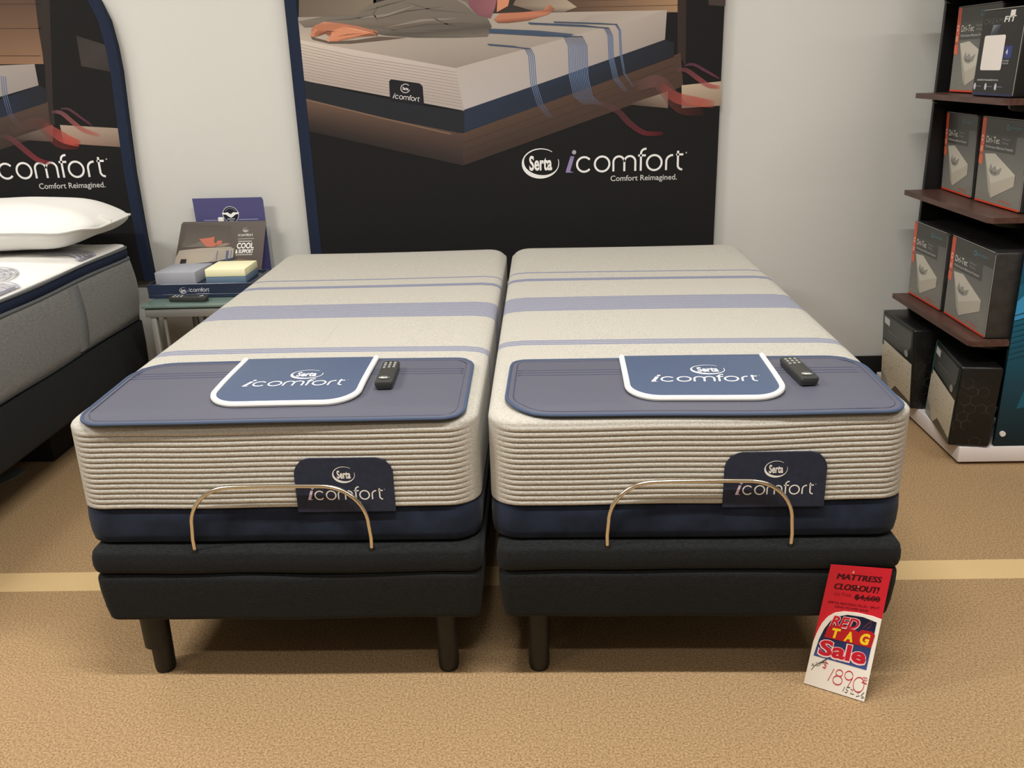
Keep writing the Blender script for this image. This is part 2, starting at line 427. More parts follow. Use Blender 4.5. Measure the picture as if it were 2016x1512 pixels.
def make_base(x0, label, sleeve):
    wd = .955; xc = x0+wd/2
    t = thing('adjustable_bed_base', label, 'bed base', (xc, 1., 0), 'pair of upholstered adjustable bed bases')
    def warp(s):
        def f(q, x, y):
            k = max(0, 1-y/.2)
            q.z += .0025*wob(x*1.1, s)*k; q.y -= .003*wob(x*1.7, s+1)*k; return q
        return f
    def cushion(z0, z1, r, grow, s):
        lv = [(z0, .06, 0)]
        for i in range(7):
            a = PI/2*i/6; lv.append((z0+r*(1-math.cos(a)), r*(1-math.sin(a))+grow[0], 0))
        for i in range(1, 4): lv.append((z0+r+(z1-z0-2*r)*i/4, grow[0]+(grow[1]-grow[0])*i/4-.002, 0))
        for i in range(7):
            a = PI/2*i/6; lv.append((z1-r*(1-math.sin(a)), r*(1-math.cos(a))+grow[1], 0))
        lv.append((z1, .06, 0)); lv.append((z1, .2, 0))
        return loft(lv, wd, 2.03, .03, x0, -.032, warp(s))
    vs, fs = cushion(.336, .3995, .014, (.001, .002), sleeve*1.3+.2); link_mesh('upper_platform', vs, fs, dark_fabric, t)
    vs, fs = cushion(.196, .335, .018, (.012, .003), sleeve*2.1+.9); link_mesh('lower_frame', vs, fs, dark_fabric, t)
    for (lx, ly) in ((.095, .062), (.848, .062), (.095, 1.75), (.848, 1.75)):
        first = sleeve and lx < .3 and ly < .5
        leg = MB().tube([(x0+lx, ly, 0), (x0+lx, ly, .012), (x0+lx, ly, .08), (x0+lx, ly, .24)], [.0245, .0265, .0275, .03], 20).build('leg', black_plastic, t)
        if first:
            MB().tube([(x0+lx-.008, ly, .078), (x0+lx-.008, ly, .08), (x0+lx-.008, ly, .24)], [.03, .034, .036], 20).build('leg_sleeve', black_plastic, leg)
    # mattress retainer bar
    bx0, bx1 = xc-.212, xc+.212; z0, z1 = .392, .566; R = .105
    path = [(bx0-.002, z0), (bx0-.003, .43)]+[(bx0+R+R*math.cos(math.radians(180-90*i/12)), z1-R*.97+R*.97*math.sin(math.radians(90*i/12))) for i in range(13)]
    path += [(xc-.05, z1+.001), (xc+.05, z1+.001)]
    path += [(bx1-R+R*math.sin(math.radians(90*i/12)), z1-R*.97+R*.97*math.cos(math.radians(90*i/12))) for i in range(13)]
    path += [(bx1+.003, .43), (bx1+.002, z0)]
    bar = MB().tube([(p[0], -.0215+(.012*0), p[1]) for p in path], .0052, 12).build('retainer_bar', chrome, t)
    for bx in (bx0-.002, bx1+.002): MB().tube([(bx, -.0215, .385), (bx, -.0215, .403)], .0068, 12).build('bar_grommet', black_plastic, bar)
    if not sleeve: MB().rbox((x0+.285, .09, .172), (x0+.335, .2, .198), .006).build('motor_cable_clip', black_plastic, t)
    return t
make_base(-.961, 'left charcoal upholstered adjustable bed base with one thick telescoping leg', 1)
make_base(.028, 'right charcoal upholstered adjustable bed base with the red price tag against it', 0)

# ---------------------------------------------------------------- foot protectors with folded logo flap
pad_vinyl = mat('slate_vinyl', (88, 89, 102), .5, spec=.4, bump=.08, nscale=600)
pad_edge = mat('blue_binding', (68, 82, 108), .6, spec=.3)
flap_blue = mat('royal_blue_vinyl', (72, 86, 112), .5, spec=.4, bump=.05, nscale=700)
white_vinyl = mat('white_piping', (236, 235, 230), .5)
stitch = mat('navy_thread', (54, 60, 88), .7)
def rrect(x0, y0, x1, y1, r, n=8, rs=None):
    """outline, corners in order front-right, back-right, back-left, front-left"""
    rs = rs or [r]*4
    c = [(x1, y0, -1, 1, -90), (x1, y1, -1, -1, 0), (x0, y1, 1, -1, 90), (x0, y0, 1, 1, 180)]; P = []
    for (cx, cy, sx, sy, a0), q in zip(c, rs):
        P += arc(cx+sx*q, cy+sy*q, q, q, a0, a0+90, n)
    return P
def dense(P, step=.02, closed=True):
    out = []; N = len(P)
    for i in range(N if closed else N-1):
        a = P[i]; b = P[(i+1) % N]; n = max(1, int(math.hypot(b[0]-a[0], b[1]-a[1])/step))
        out += [(a[0]+(b[0]-a[0])*k/n, a[1]+(b[1]-a[1])*k/n) for k in range(n)]
    if not closed: out.append(P[-1])
    return out
def slab(mb, outline, T, z0, z1, rows=14, mi=0):
    """soft sheet with the given outline; T(x, y, h) lays it on what carries it"""
    O = dense(outline, .015); cx = sum(p[0] for p in O)/len(O); cy = sum(p[1] for p in O)/len(O); n = len(O)
    vs = []; fs = []
    for (k, h) in [(1, z0), (1, z1)]:
        vs += [T(p[0], p[1], h) for p in O]
    fs += [(i, (i+1) % n, n+(i+1) % n, n+i) for i in range(n)]
    last = n
    for j in range(1, rows):
        k = 1-j/rows; b = len(vs)
        vs += [T(cx+(p[0]-cx)*k, cy+(p[1]-cy)*k, z1) for p in O]
        fs += [(last+i, last+(i+1) % n, b+(i+1) % n, b+i) for i in range(n)]; last = b
    vs.append(T(cx, cy, z1)); c = len(vs)-1
    fs += [(last+i, last+(i+1) % n, c) for i in range(n)]
    mb.add(vs, fs, mi)
def make_pad(cx, cy, w_, d, rot, corners, flap, label, mx0, seed):
    t = thing('foot_protector_pad', label, 'mattress pad', (cx, cy, ZT), 'foot protector pads on the twin mattresses')
    ca, sa = math.cos(rot), math.sin(rot)
    def T(u, v, h):
        x = cx+u*ca-v*sa; y = cy+u*sa+v*ca
        z = max(top_z(x, y, mx0, seed), lift(ZT+.002, min(max(x-mx0, 0), MW), max(y, .05), seed)-.006)+.0052+h       # the pad is stiff and hardly droops
        return Vector((x, y, z))
    O = rrect(-w_/2, -d/2, w_/2, d/2, .06, 8, corners)
    mb = MB(); slab(mb, O, T, 0, .005); pad = mb.build('pad', pad_vinyl, t)
    D = dense(O, .02)
    MB().tube([T(p[0], p[1], .0035) for p in D], .0045, 8, True).build('edge_binding', pad_edge, t)
    I = dense(rrect(-w_/2+.016, -d/2+.016, w_/2-.016, d/2-.016, .05, 8, [max(.02, q-.016) for q in corners]), .02)
    MB().tube([T(p[0], p[1], .005) for p in I], .0009, 6, True).build('edge_stitching', stitch, t)
    for k in range(3):
        v = d/2-.088-k*.018
        MB().tube([T(-w_/2+.02+(w_-.04)*i/40, v, .005) for i in range(41)], .0011, 6).build('cross_stitching', stitch, t)
    fx0, fx1, fy0, fy1 = flap
    FO = rrect(fx0, fy0, fx1, fy1, .07, 8, [.075, .006, .006, .075])
    T2 = lambda u, v, h: T(u, v, h+.0075+.006*max(0, (d/2-.0-v))/.3*math.sin(PI*max(0, min(1, (v-fy0)/(fy1-fy0)))))
    mb = MB(); slab(mb, FO, T2, 0, .006); fl = mb.build('logo_flap', flap_blue, t)
    edge = [(fx0, fy1-.004), (fx0, fy0+.075)]+arc(fx0+.075, fy0+.075, .075, .075, 180, 270, 10)+arc(fx1-.075, fy0+.075, .075, .075, 270, 360, 10)+[(fx1, fy1-.004)]
    E_ = dense(edge, .02, False)
    MB().tube([T2(p[0], p[1], .004) for p in E_], .0075, 10).build('flap_piping', white_vinyl, fl)
    w2 = fx1-fx0
    a = Art(lambda u, v, h: T2(u, v, .0066+h), .0002)
    xh = w2*.73/8; x = fx0+w2*.155; yb = fy0+(fy1-fy0)*.31
    a.wordmark(x, yb, xh*1.0, (238, 236, 240), (238, 226, 240), wt=.14, shear=.08)
    a.emblem(fx0+w2*.565, yb+xh*2.55, xh*1.28, (238, 236, 240), ratio=.86)
    a.build('flap_lettering', fl)
    return t
make_pad(-.492, .197, .905, .412, .012, [.055, .05, .10, .07], (-.165, .190, -.130, .203), 'slate blue foot pad with white-edged logo flap on the left mattress', -.985, .4)
make_pad(.512, .188, .905, .37, -.022, [.05, .09, .04, .11], (-.162, .203, -.120, .184), 'slate blue foot pad with white-edged logo flap on the right mattress', .014, 2.6)

# ---------------------------------------------------------------- remotes
remote_body = mat('remote_plastic', (50, 51, 49), .45)
key_grey = mat('key_grey', (150, 150, 146), .6)
def make_remote(loc, rotz, label, scale=1, tilt=0):
    t = thing('remote_control', label, 'remote control', loc, 'remote controls of the bed bases', rotz)
    t.rotation_euler = (tilt, 0, rotz); t.scale = (scale,)*3
    L, W_ = .168, .046
    vs = []; fs = []; n = 0
    rings = [(0, .9), (.0, 1), (.4, 1.02), (1, 1)]
    mb = MB(); O = dense(rrect(-W_/2, -L/2, W_/2, L/2, .01, 6, [.008, .012, .012, .008]), .01)
    N = len(O); hh = [0, .002, .014, .0185, .0195]; kk = [.86, .93, 1, .95, .86]
    vv = []; ff = []
    for h, k in zip(hh, kk):
        for p in O:
            bow = .005*(p[1]/(L/2))**2 if h < .01 else 0
            vv.append((p[0]*(k if k > .9 else .88), p[1]*(1-(1-k)*.3), h+bow*(0 if h == 0 else 1)))
    for j in range(len(hh)-1):
        for i in range(N): ff.append((j*N+i, j*N+(i+1) % N, (j+1)*N+(i+1) % N, (j+1)*N+i))
    ff.append(tuple(range(N))[::-1]); ff.append(tuple((len(hh)-1)*N+i for i in range(N)))
    mb.add(vv, ff); body = mb.build('remote_body', remote_body, t, world=False)
    ks = [(-.012, .062), (0, .064), (.012, .064), (-.012, .046), (.0, .047), (.012, .048), (-.012, .028), (0, .03), (.012, .032)]
    for (x, y) in ks:
        k = MB(); k.rbox((x-.0035, y-.0042, .018), (x+.0035, y+.0042, .0218), .0014, 2)
        k.build('button', key_grey, t, world=False)
    a = Art(lambda u, v, h: Vector((u, v, .0226+h)))
    a.emblem(0, -.058, .013, (235, 235, 232), ratio=.62)
    o = a.build('remote_logo', t)
    for v in o.data.vertices: v.co = Vector((v.co.x+loc[0], v.co.y+loc[1], v.co.z+loc[2]))   # print is laid out in the remote's own frame
    return t
make_remote((-.248, .245, top_z(-.248, .245, -.985, .4)+.0125), .03, 'dark grey remote control on the left pad, right of its logo flap')
make_remote((.777, .225, top_z(.777, .225, .014, 2.6)+.0125), .07, 'dark grey remote control on the right pad, slightly turned')

# ---------------------------------------------------------------- red price tag
def make_tag():
    BL = at(1583, 1343, 'z', .003); BR = at(1702, 1380, 'z', .003)
    TL = at(1636, 1111, 'y', -.043); TR = at(1757, 1120, 'y', -.043)
    TL2, TR2 = TL, TR
    t = thing('price_tag', 'red and white sale price tag leaning on the right bed base', 'price tag', (BL+BR)/2)
    nrm = (BR-BL).cross(TL-BL).normalized()
    def f(u, v, h):
        p = (BL*(1-u)+BR*u)*(1-v)+(TL2*(1-u)+TR2*u)*v
        return p+nrm*h
    def sheet(name, lo, hi, m, h0, h1, nu=24, nv=16):
        mb = MB(); vs = []; fs = []; W1 = nu+1; n = W1*(nv+1)
        for h in (h0, h1):
            for j in range(nv+1):
                for i in range(W1):
                    u = i/nu; a_ = lo(u); b_ = hi(u); vs.append(f(u, a_+(b_-a_)*j/nv, h))
        for j in range(nv):
            for i in range(nu):
                k = j*W1+i; fs += [(n+k, n+k+1, n+k+W1+1, n+k+W1), (k+W1, k+W1+1, k+1, k)]
        rim = [i for i in range(W1)]+[j*W1+nu for j in range(1, nv+1)]+[nv*W1+i for i in range(nu-1, -1, -1)]+[j*W1 for j in range(nv-1, 0, -1)]
        fs += [(rim[i], rim[(i+1) % len(rim)], n+rim[(i+1) % len(rim)], n+rim[i]) for i in range(len(rim))]
        mb.add(vs, fs); return mb.build(name, m, t, auto=.5)
    red = sheet('red_sheet', lambda u: .26, lambda u: 1., mat('red_card', (212, 22, 48), .5), 0, .0012)
    wtop = [(0, .37), (.03, .46), (.07, .53), (.14, .59), (.24, .63), (.38, .65), (.6, .655), (.86, .645), (1.01, .63)]
    def whi_top(u):
        for p, q in zip(wtop, wtop[1:]):
            if p[0] <= u <= q[0]: return p[1]+(q[1]-p[1])*(u-p[0])/(q[0]-p[0])
    whi = sheet('white_sheet', lambda u: 0., whi_top, mat('white_card', (250, 248, 242), .5), .0024, .0036, 40)
    a = Art(lambda u, v, h: f(u, v, .0013+h)); k = (58, 6, 22); d = (120, 10, 34)
    for e in (0, .007, .014):
        a.text('MATTRESS', .14+e, .85+e, .895, .042, k, 1+e*30, shear=.35)
        a.text('CLOSEOUT!', .125+e, .84+e, .815, .045, k, 1+e*30, shear=.35)
    a.text('List Price:', .16, .44, .765, .028, (150, 14, 36), 1)
    a.text('$4,600', .5, .90, .752, .04, k, 1); a.text('$4,600', .507, .907, .752, .04, k, 1.3)
    a.stroke([(.49, .768), (.91, .772)], .008, k, 2)
    a.text('SERTA MOTION PLUS - SPLIT',   .09, .93, .698, .017, d, 1, bold=.02)
    a.text('KING POWER BASE', .22, .76, .668, .017, d, 1, bold=.02)
    a.poly(arc(.39, .955, .02, .012, 0, 360, 8)[:-1], (235, 150, 150), 2)
    a.poly(arc(.52, .85, .018, .009, 0, 360, 8)[:-1], (225, 110, 110), 2)
    a.build('red_sheet_lettering', red)
    a = Art(lambda u, v, h: f(u, v, .0038+h), .0002); a.maxe = .05
    navy = (20, 26, 58); blue = (70, 92, 160)
    P = [(.055, .255), (.93, .238), (.935, .605), (.7, .63), (.45, .63), (.30, .605), (.2, .56), (.13, .49), (.085, .4)]
    a.poly(P, [blue, blue, navy, navy, navy, navy, navy, navy, (34, 44, 90)], 1)
    red_ = (206, 28, 52); wh = (250, 220, 225); yel = (250, 214, 40)
    a.text('RED', .20, .66, .525, .088, wh, 2, bold=.06, shear=.5); a.text('RED', .21, .65, .531, .078, red_, 3, bold=.03, shear=.5)
    for (x0, x1, y0, dy) in ((.16, .42, .425, .0), (.42, .67, .42, .0), (.66, .93, .415, .012)):
        q = [(x0, y0), (x1, y0-.004), (x1+.02, y0+.085+dy), (x1-.04, y0+.105+dy), (x0+.07, y0+.108+dy), (x0+.02, y0+.085+dy)]
        a.poly(q, (190, 30, 40), 4)
    a.text('T', .25, .385, .437, .075, yel, 5, bold=.05, shear=.2)
    a.text('A', .475, .62, .43, .075, yel, 5, bold=.05, shear=.2)
    a.text('G', .72, .87, .43, .082, yel, 5, bold=.05, shear=.2)
    a.stroke([(.74, .55), (.80, .585), (.86, .615), (.85, .57), (.80, .545)], .008, (120, 60, 60), 2)
    a.text('Sale', .10, .90, .276, .135, wh, 6, bold=.07); a.text('Sale', .12, .885, .283, .122, red_, 7, bold=.035)
    pen = (206, 50, 70); ink = (40, 40, 42)
    a.stroke([(.37, .08), (.43, .19)], .009, pen, 2)
    a.stroke([(x*1.0, y) for x, y in arc(.525, .165, .055, .026, 0, 360, 18)], .009, pen, 2)
    a.stroke(arc(.52, .105, .075, .036, 0, 360, 18), .009, pen, 3)
    a.stroke(arc(.68, .165, .065, .035, 0, 360, 18)+[(.745, .15), (.70, .08)], .009, pen, 2)
    a.stroke(arc(.86, .115, .085, .058, 0, 360, 20), .009, pen, 2)
    for (x, s) in ((.93, .016), (.965, .016)): a.stroke(arc(x-.01, .17, .018, .013, 0, 360, 10), .006, pen, 3)
    a.stroke([(.90, .143), (1.0-.02, .137)], .010, pen, 3)
    a.stroke([(.315, .215), (.27, .222), (.255, .205), (.30, .192), (.29, .175), (.24, .178)], .009, pen, 2); a.stroke([(.285, .235), (.27, .165)], .007, pen, 2)
    for P in ([(.06, .165), (.10, .19), (.06, .19), (.10, .165)], [(.12, .20), (.16, .205), (.12, .175), (.17, .18)], [(.17, .21), (.21, .215), (.18, .18)], [(.2, .215), (.23, .235), (.22, .20), (.25, .215), (.2, .215)], [(.23, .23), (.27, .25), (.26, .215), (.23, .23)], [(.07, .13), (.12, .18), (.2, .21), (.29, .255)]):
        a.stroke(P, .006, ink, 2)
    for P in ([(.64, .03), (.655, .07)], [(.74, .075), (.69, .073), (.685, .052), (.72, .045), (.70, .028), (.675, .03)], [(.755, .062), (.80, .068), (.76, .03), (.82, .032)], [(.86, .06), (.91, .063), (.87, .045), (.91, .035), (.86, .022)], [(.97, .07), (.93, .04), (.95, .022), (.985, .03), (.95, .04)]):
        a.stroke(P, .0075, ink, 2)
    a.build('white_sheet_lettering', whi)
make_tag()

# ================================================================== BANNERS
BY = 2.205
black_print = mat('banner_black', (27, 26, 26), .8, spec=.2, bump=.05, nscale=700)
banner_navy = mat('banner_navy_edge', (26, 33, 52), .8, spec=.2, c2=(34, 44, 66), nscale=400)
def on_banner(px, py, h): p = at(px, py, 'y', BY-h); return p
def banner_outline(x0, x1, z0, z1, r):
    return [(x0, z0), (x1, z0)]+arc(x1-r, z1-r, r, r, 0, 90, 12)+arc(x0+r, z1-r, r, r, 90, 180, 12)
def ribbons(a, R):
    for ri, (pts, w_, c0, c1) in enumerate(R):
        n = len(pts); Q = []; C = []; Wd = []
        for i in range(n-1):
            for k in range(6):
                t = k/6; p0 = pts[max(i-1, 0)]; p1 = pts[i]; p2 = pts[i+1]; p3 = pts[min(i+2, n-1)]
                q = [.5*((2*p1[j])+(-p0[j]+p2[j])*t+(2*p0[j]-5*p1[j]+4*p2[j]-p3[j])*t*t+(-p0[j]+3*p1[j]-3*p2[j]+p3[j])*t**3) for j in (0, 1)]
                Q.append(tuple(q)); g = (i+t)/(n-1)
                C.append(tuple(c0[j]*(1-g)+c1[j]*g for j in range(3))+((c0[3]*(1-g)+c1[3]*g)*min(1, 1.6*math.sin(PI*g)**.8+.02),)); Wd.append(w_*(.55+.45*math.sin(PI*g)))
        a.stroke(Q, Wd, C, 16+ri)
def centre_banner():
    t = thing('backdrop_banner', 'large black backdrop banner behind the paired beds, printed with a striped mattress', 'banner', (0, 2.22, .56))
    z0, z1 = .56, 2.25
    pan = MB(); pan.prism([(p[0], 0, p[1]) for p in banner_outline(-.93, .928, z0, z1, .3)], (0, BY, 0), (0, WALL-.003, 0))
    pan = pan.build('panel', black_print, t, auto=.5)
    MB().rbox((-.934, BY-.002, z0), (-.882, BY+.02, 2.0), .001, 1).build('edge_trim', banner_navy, t)
    a = Art(on_banner, .0002)
    bg = (62, 52, 46); dk = (34, 29, 28)
    a.quadgrid((590, -90), (740, -90), (740, 40), (588, 40), (96, 84, 72), (120, 108, 96), (126, 114, 100), (104, 92, 80), 4, 3, 1)
    a.quadgrid((735, -90), (1190, -90), (1190, 40), (735, 40), dk, dk, (52, 44, 40), (60, 52, 48), 4, 3, 1)
    a.quadgrid((1120, -90), (1336, -90), (1336, 24), (1120, 24), (112, 84, 64), (140, 108, 80), (158, 126, 96), (80, 62, 52), 6, 3, 2)
    for y in (-60, -30, -3, 10): a.stroke([(1130, y+5), (1336, y)], 1.2, (84, 62, 48), 3)
    a.poly([(1334, -90), (1352, -90), (1350, 130), (1334, 105)], (48, 36, 32), 3)
    a.poly([(1395, -90), (1432, -90), (1428, 12), (1395, 10)], (64, 54, 50), 2)
    # mattress of the picture
    a.quadgrid((584, 80), (897, 136), (1312, 20), (580, 34), (186, 172, 158), (140, 130, 122), (168, 156, 146), (150, 140, 130), 12, 6, 3)
    a.poly([(897, 136), (1060, 92), (1160, 30), (1312, 20)], [(138, 130, 122), (150, 142, 134), (156, 146, 138), (176, 164, 154)], 4)
    a.quadgrid((593, 158), (914, 218), (897, 134), (585, 78), (170, 154, 146), (168, 158, 152), (182, 170, 164), (204, 190, 178), 10, 4, 4)
    for k in range(1, 13):
        q = k/13; a.stroke([(585+8*q, 80+78*q), (700+2*q, 106+72*q), (897+16*q, 136+81*q)], 1.1, (150, 136, 128), 5)
    a.quadgrid((914, 218), (1309, 80), (1313, 20), (897, 134), (180, 170, 168), (150, 140, 134), (166, 154, 146), (176, 166, 160), 12, 4, 5)
    a.poly([(593, 157), (690, 180), (832, 208), (895, 217), (914, 218), (914, 260), (905, 262), (760, 233), (597, 193)], (33, 35, 41), 6)
    a.poly([(914, 216), (1100, 152), (1309, 78), (1327, 84), (1327, 112), (914, 261)], [(38, 48, 66), (36, 46, 64), (32, 34, 42), (30, 30, 34), (30, 30, 34), (36, 46, 64)], 6)
    w1 = (88, 66, 54); w2 = (70, 54, 48); wk = (34, 29, 28)
    a.quadgrid((603, 258), (912, 326), (912, 262), (597, 193), wk, (46, 38, 36), (84, 64, 56), (108, 84, 68), 8, 4, 5)
    a.quadgrid((912, 326), (1345, 170), (1340, 104), (912, 262), (56, 44, 40), (70, 52, 44), (76, 56, 46), (84, 64, 52), 10, 4, 5)
    a.stroke([(598, 195), (750, 232), (888, 264)], 3, (118, 94, 76), 7)
    for q in (.3, .55, .8): a.stroke([(912, 262+64*q), (1100, 193+66*q), (1330, 110+56*q)], .8, (62, 48, 42), 7)
    a.quadgrid((1342, 213), (1420, 208), (1420, 160), (1342, 168), (150, 128, 112), (146, 124, 106), (176, 156, 136), (184, 164, 142), 4, 3, 7)
    a.poly([(1235, 206), (1315, 180), (1315, 213)], [(60, 50, 44), (150, 132, 116), (110, 92, 80)], 7)
    # woven stripes running over the edge
    sc = (62, 76, 98)
    def run(top, down, n, sp):
        for i in range(n):
            P = [(x+(i*sp if j >= len(top)-1 else i*sp*.35), y+(0 if j >= len(top)-1 else i*.6)) for j, (x, y) in enumerate(top+down)]
            m = len(P); C = [tuple(sc)+(1,)]*(len(top))+[(92, 112, 146, 1.), (96, 116, 150, .9), (98, 108, 132, .55), (110, 110, 124, .2)][:len(down)]
            yield P, C
    rb = Art(on_banner, .0002)
    nl = 0
    for P, C in list(run([(960, 87), (1010, 91), (1034, 96)], [(1041, 110), (1045, 165), (1058, 205), (1078, 232)], 4, 3.6))+list(run([(960, 58), (1060, 64), (1110, 72)], [(1119, 90), (1121, 150), (1130, 190), (1150, 206)], 12, 3.3))+list(run([(1040, 45), (1150, 50), (1190, 55)], [(1197, 70), (1199, 115), (1208, 155), (1228, 180)], 4, 2.9))+list(run([(1090, 43), (1180, 46), (1212, 48)], [(1219, 60), (1221, 105), (1228, 145), (1246, 172)], 2, 2.6)):
        nl += 1; rb.stroke(P, 1.9, C, 8+.25*nl)
    a.poly([(960, 56), (1060, 60), (1130, 67), (1118, 74), (1060, 68), (960, 66)], (72, 82, 98), 7)
    # sleeper in the picture: trousers, feet, shirt, arm and pillow
    tr = (112, 104, 94); td = (84, 77, 70)
    a.poly([(587, 42), (640, 32), (700, 30), (730, 8), (790, -8), (870, -30), (930, -20), (962, 40), (968, 52), (960, 72), (900, 74), (820, 74), (760, 70), (700, 60), (640, 52), (600, 54)],
           [(120, 112, 102), tr, tr, tr, (122, 114, 104), td, tr, (104, 96, 88), td, tr, (96, 90, 82), td, td, tr, (112, 100, 88), tr], 9)
    for P in ([(740, 38), (800, 22), (870, 14)], [(770, 60), (840, 48), (930, 46)], [(850, 34), (880, 48), (900, 52)], [(720, 22), (760, 10), (800, 0)]): a.stroke(P, [.5, 3, .5], td, 10)
    sk = (176, 114, 88); sd = (128, 78, 60)
    a.poly([(613, 58), (620, 50), (638, 43), (672, 46), (706, 52), (744, 62), (740, 70), (706, 73), (680, 78), (662, 82), (650, 80), (650, 72), (640, 66), (630, 70), (618, 73), (613, 68)], [sk, sk, (206, 138, 106), sk, sk, sk, sd, sk, sk, sk, (200, 130, 100), sk, sd, sd, sk, sk], 11)
    a.poly([(655, 60), (672, 54), (700, 58), (730, 65), (700, 71), (672, 76), (654, 81), (648, 76)], (202, 134, 102), 12)
    a.poly([(612, 72), (650, 82), (700, 79), (745, 72), (800, 74), (760, 79), (690, 86), (648, 86), (615, 78)], (96, 82, 72), 8)
    for q in ((650, 79, 4), (653, 74.5, 3.2), (656, 71, 2.8), (659, 68, 2.6)): a.poly(arc(q[0]-3, q[1], q[2], q[2]*.8, 0, 360, 10)[:-1], (206, 140, 112), 13)
    for q in ((615, 69, 4), (617, 64, 3.4), (621, 60, 3)): a.poly(arc(q[0], q[1], q[2], q[2]*.85, 0, 360, 10)[:-1], (196, 130, 102), 12)
    a.stroke([(664, 72), (685, 68), (712, 66)], [.5, 2.4, .5], (150, 92, 70), 13); a.stroke([(672, 52), (700, 58), (738, 66)], [.5, 2, .5], (224, 160, 128), 13)
    a.stroke([(628, 68), (645, 62), (662, 62)], [.5, 3, .5], (110, 66, 52), 12); a.stroke([(735, 62), (742, 66), (742, 71)], 2, (90, 66, 54), 13)
    for P in ([(640, 40), (690, 38), (730, 30)], [(720, 50), (790, 62), (860, 62)], [(800, 4), (850, 20), (930, 26)], [(905, 60), (935, 66), (962, 58)], [(745, 12), (735, 26), (745, 44)]): a.stroke(P, [.5, 4, .5], (98, 90, 82), 10)
    for P in ([(700, 36), (760, 30), (820, 10)], [(760, 54), (830, 40), (900, 36)], [(880, -10), (915, 6), (940, 30)]): a.stroke(P, [.5, 5, .5], (134, 126, 115), 10)
    a.poly([(908, -40), (985, -40), (975, 15), (966, 36), (940, 30), (925, 14)], [(140, 90, 96)]*3+[(120, 76, 84)]*3, 10)
    a.poly([(1030, -30), (1100, -12), (1136, 14), (1110, 24), (1050, 22), (1010, 10)], [(128, 112, 98), (150, 136, 120), (166, 150, 132), (108, 96, 86), (96, 84, 76), (120, 104, 90)], 9)
    a.poly([(972, 38), (985, 26), (1030, 24), (1070, 20), (1082, 8), (1092, 18), (1080, 28), (1040, 40), (1000, 45), (980, 45)], [sk, sk, (184, 116, 90), sk, sk, sd, sk, sd, sd, sd], 11)
    a.poly([(980, -30), (1010, -30), (1000, 12), (978, 24)], (196, 130, 100), 11)
    a.build('printed_picture', pan, 'printed_fabric')
    R = [([(1150, 195), (1185, 205), (1215, 218), (1240, 243), (1270, 262), (1310, 262)], 12, (110, 96, 100, .15), (140, 40, 50, .5)),
         ([(1250, 172), (1290, 160), (1310, 175), (1330, 200), (1350, 215), (1390, 218)], 30, (150, 110, 110, .3), (110, 45, 40, .25)),
         ([(1300, 165), (1320, 185), (1340, 195), (1370, 200), (1410, 206)], 22, (170, 90, 84, .3), (200, 84, 70, .6)),
         ([(1330, 140), (1350, 138), (1375, 155), (1395, 168), (1420, 172)], 10, (120, 80, 90, .3), (190, 80, 78, .7)),
         ([(1345, 130), (1365, 127), (1390, 140), (1420, 157)], 6, (110, 74, 90, .4), (120, 60, 80, .6))]
    ribbons(rb, R); rb.build('printed_ribbons', pan, 'printed_ribbon')
    a = Art(on_banner, .0002)
    # label in the picture
    a.poly([(766, 160), (770, 156), (826, 164), (832, 170), (835, 208), (768, 199)], (24, 24, 30), 9)
    rx = lambda px, py: (px, py)
    a.stroke(arc(798, 174, 9, 8.5, -40, -340, 20), 1.3, (210, 205, 205), 10); a.text('Serta', 792.5, 804, 176.5, -6, (220, 216, 214), 10, bold=.03, rise=.12)
    aa = Art(lambda u, v, h: on_banner(772.5+u*.985+v*.1, 193-v+u*.13, h), .0002); aa.wordmark(0, 0, 6.9, (220, 214, 212), (200, 190, 210), 10, wt=.17); aa.build('picture_lettering', pan, 'printed_fabric')
    a.build('picture_label', pan, 'printed_fabric')
    # logo at the foot of the banner
    E = on_banner(1064, 322, 0); s = (on_banner(1340, 320, 0)-on_banner(1112, 320, 0)).x/228
    a = Art(planar((0, BY, 0), (1, 0, 0), (0, 0, 1)))
    wh = (232, 230, 228)
    a.emblem(E.x, E.z, 37*s, wh, ratio=.79)
    b = on_banner(1112, 340, 0); a.wordmark(b.x, b.z, 30*s, wh, (142, 128, 170), dot=(165, 160, 170), wt=.13)
    b = on_banner(1202, 356, 0); a.text('Comfort Reimagined.', b.x, b.x+131*s, b.z-.001, 10.5*s, (205, 203, 200), 1, bold=.006)
    a.build('logo_lettering', pan, 'printed_fabric')
centre_banner()
